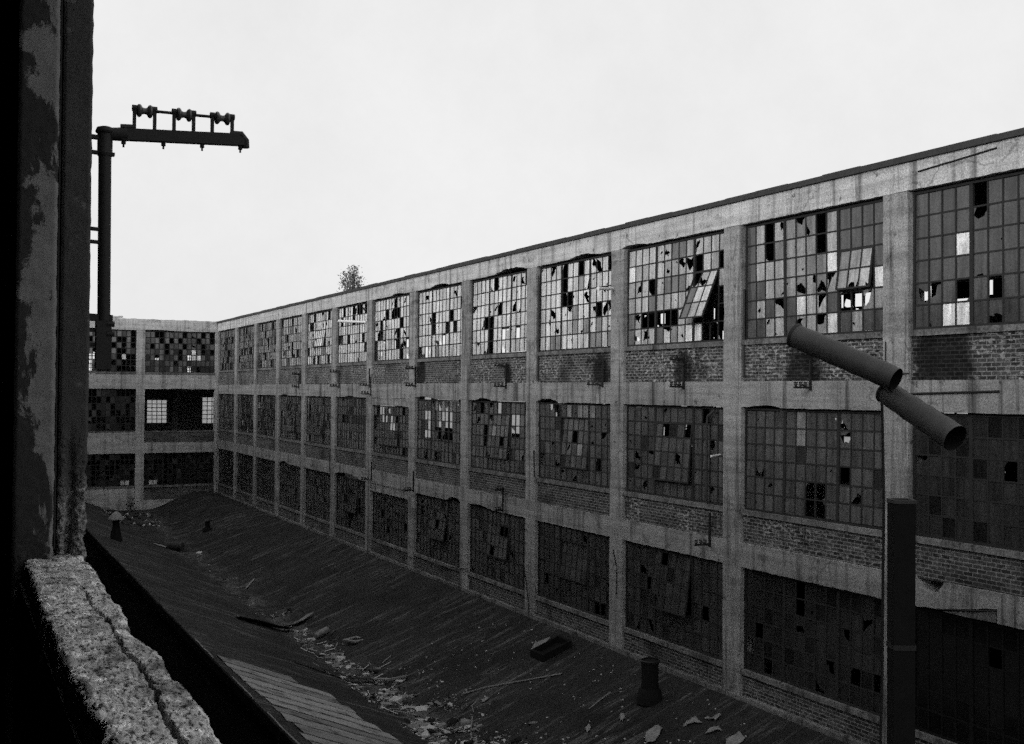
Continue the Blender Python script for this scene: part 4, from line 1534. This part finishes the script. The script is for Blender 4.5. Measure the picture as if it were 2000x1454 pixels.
def bracket_thing(full=True):
    o_ = thing('wall_bracket', '', 'bracket', (0, 0, 0), GB)
    mb = MB()
    mb.beam((-.02, 0, -.06), (-.02, 0, .82), .05, .05)
    mb.build('post', 'iron', o_)
    for zz in ((0, .72) if full else (0,)):
        mb = MB()
        mb.beam((-.04, 0, zz), (-.50, 0, zz + .01), .05, .045)
        mb.beam((-.04, 0, zz + .0), (-.3, .0, zz + .07), .03, .03)
        ar = mb.build('arm', 'iron', o_)
        for x in (-.17, -.31, -.45):
            mb = MB()
            mb.tube([(x, 0, zz + .02), (x, 0, zz + .08), (x, 0, zz + .1), (x, 0, zz + .14)], [.015, .05, .035, .05], 8)
            q_ = mb.build('insulator', 'porcelain', ar, True)
    return o_


def dup(root):
    r = root.copy(); COL.objects.link(r)
    for ch in list(root.children):
        c_ = ch.copy(); COL.objects.link(c_); c_.parent = r
        for g_ in ch.children:
            d_ = g_.copy(); COL.objects.link(d_); d_.parent = c_
    return r


full, half = bracket_thing(), bracket_thing(False)
BR = [(full, 20.1, .12, 'rusty wall bracket low on the brick behind the upper rusty duct', 0),
      (full, 25.1, .14, 'rusty two armed bracket below the window with the hanging sash', .1),
      (full, 29.3, .20, 'rusty bracket beside the column with the white pipe stub', -.4),
      (full, 35.9, .15, 'two armed bracket in the fifth brick panel from the right', 0),
      (full, 44.6, .18, 'rusty bracket on the column between the sixth and seventh top windows from the right', .15),
      (half, 50.4, .20, 'small one armed bracket at a column foot midway along the top brick band', 0),
      (full, 55.0, .16, 'rusty bracket at the column left of the white tube, over the middle beam', -.1),
      (full, 62.3, .12, 'rusty bracket hanging over the middle beam near the far end', .3),
      (half, 44.7, -4.25, 'rusty arm at the lower beam by the low lintelled window', .2),
      (full, 36.1, -4.25, 'tangled rusty bracket on the lower beam in the middle of the front', .5),
      (half, 50.0, -4.2, 'bent rusty arm on the lower beam left of the low lintelled window', -.3),
      (half, 23.9, -3.95, 'rusty arm on the lower brick band against the second column from the right', .0),
      (half, 50.2, -.2, 'rusty stub on the middle beam over the low lintelled window', 0)]
seen_proto = set()
for proto, s_, z_, lab, rz in BR:
    if id(proto) in seen_proto:
        o_ = dup(proto)
    else:
        o_ = proto; seen_proto.add(id(proto))
    o_.location = (D - .006, s_, z_)
    o_.rotation_euler = (0, 0, rz)
    o_["label"] = lab

mb = MB()
cp = [(D - .05, 49.2, -7.0), (D - .09, 46.5, -7.1), (D - .09, 43.6, -7.08), (D - .09, 41, -6.95), (D - .05, 38.9, -6.75)]
mb.tube(cp, .016, 6)
tag(mb.build('cable', 'iron', None, True, cp[0]), 'thin slack cable strung low across two lower bays', 'cable')

# white pipe stubs
for a, b, lab, r in (((17.78, 28.75, 3.08), (17.05, 28.4, 3.02), 'short white pipe stub on the column left of the window with the hanging sash', .045),
                     ((17.9, 51.3, 3.24), (17.55, 54.4, 3.44), 'white tube hanging across a far top window', .06),
                     ((17.78, 23.5, -1.6), (17.35, 23.3, -1.62), 'thin pale rod sticking out of a middle floor column', .022)):
    mb = MB()
    a, b = Vector(a), Vector(b)
    mb.tube([a, a.lerp(b, .5), b], r, 10)
    mb.tube([b.lerp(a, .06), b + (b - a).normalized() * .01], r * 1.25, 10)
    tag(mb.build('pipe_stub', 'white', None, True, a), lab, 'pipe')

# ------------------------------------------------------------------ plants


def leafy(root, base, h, spread, nleaf, size, stems, seed):
    random.seed(seed)
    tr = MB(); lf = MB()
    tips = []
    for i in range(stems):
        a = random.uniform(0, 6.28); lean = random.uniform(.1, .8) * spread
        top = Vector(base) + Vector((math.cos(a) * lean, math.sin(a) * lean, h * random.uniform(.45, 1)))
        if i == 0:
            top = Vector(base) + Vector((.1, .25, h))
        pts = [Vector(base).lerp(top, t) + Vector((random.uniform(-.05, .05), random.uniform(-.05, .05), 0)) * (t > 0) for t in (0, .35, .7, 1)]
        tr.tube(pts, [.035 * h / 1.5, .025 * h / 1.5, .014 * h / 1.5, .006], 6)
        for t in np.linspace(.2, 1, 9):
            tips.append((pts[0].lerp(pts[-1], t), (1.1 - t)))
    tr.build('trunk', 'bark', root)
    for i in range(nleaf):
        c, rr = random.choice(tips)
        off = Vector((random.gauss(0, 1), random.gauss(0, 1), random.gauss(0, .7))) * spread * .26 * (.35 + rr)
        p_ = c + off
        if p_.z < base[2]:
            continue
        n1 = Vector((random.gauss(0, 1), random.gauss(0, 1), random.gauss(0, 1))).normalized()
        n2 = n1.cross(Vector((random.random(), random.random(), random.random() + .1))).normalized()
        s_ = size * random.uniform(.5, 1.3)
        lf.poly([p_ - n1 * s_, p_ + n2 * s_ * .45, p_ + n1 * s_, p_ - n2 * s_ * .45])
    lf.build('crown', 'leaf', root, fix=False)


t = thing('small_tree', 'small loose tree growing on the roof edge of the long factory', 'tree', (19.0, 56.5, 4.8))
leafy(t, (19.0, 56.5, 4.8), 1.75, .95, 1000, .07, 11, 9)
t = thing('weed', 'straggly weed at the foot of the far wing wall', 'weed', (11.7, 83.4, RZ(11.7, 83.4)))
leafy(t, (11.7, 83.4, RZ(11.7, 83.4)), 1.0, .7, 160, .07, 7, 4)

for o in bpy.data.objects:
    if "_org" in o.keys():
        del o["_org"]
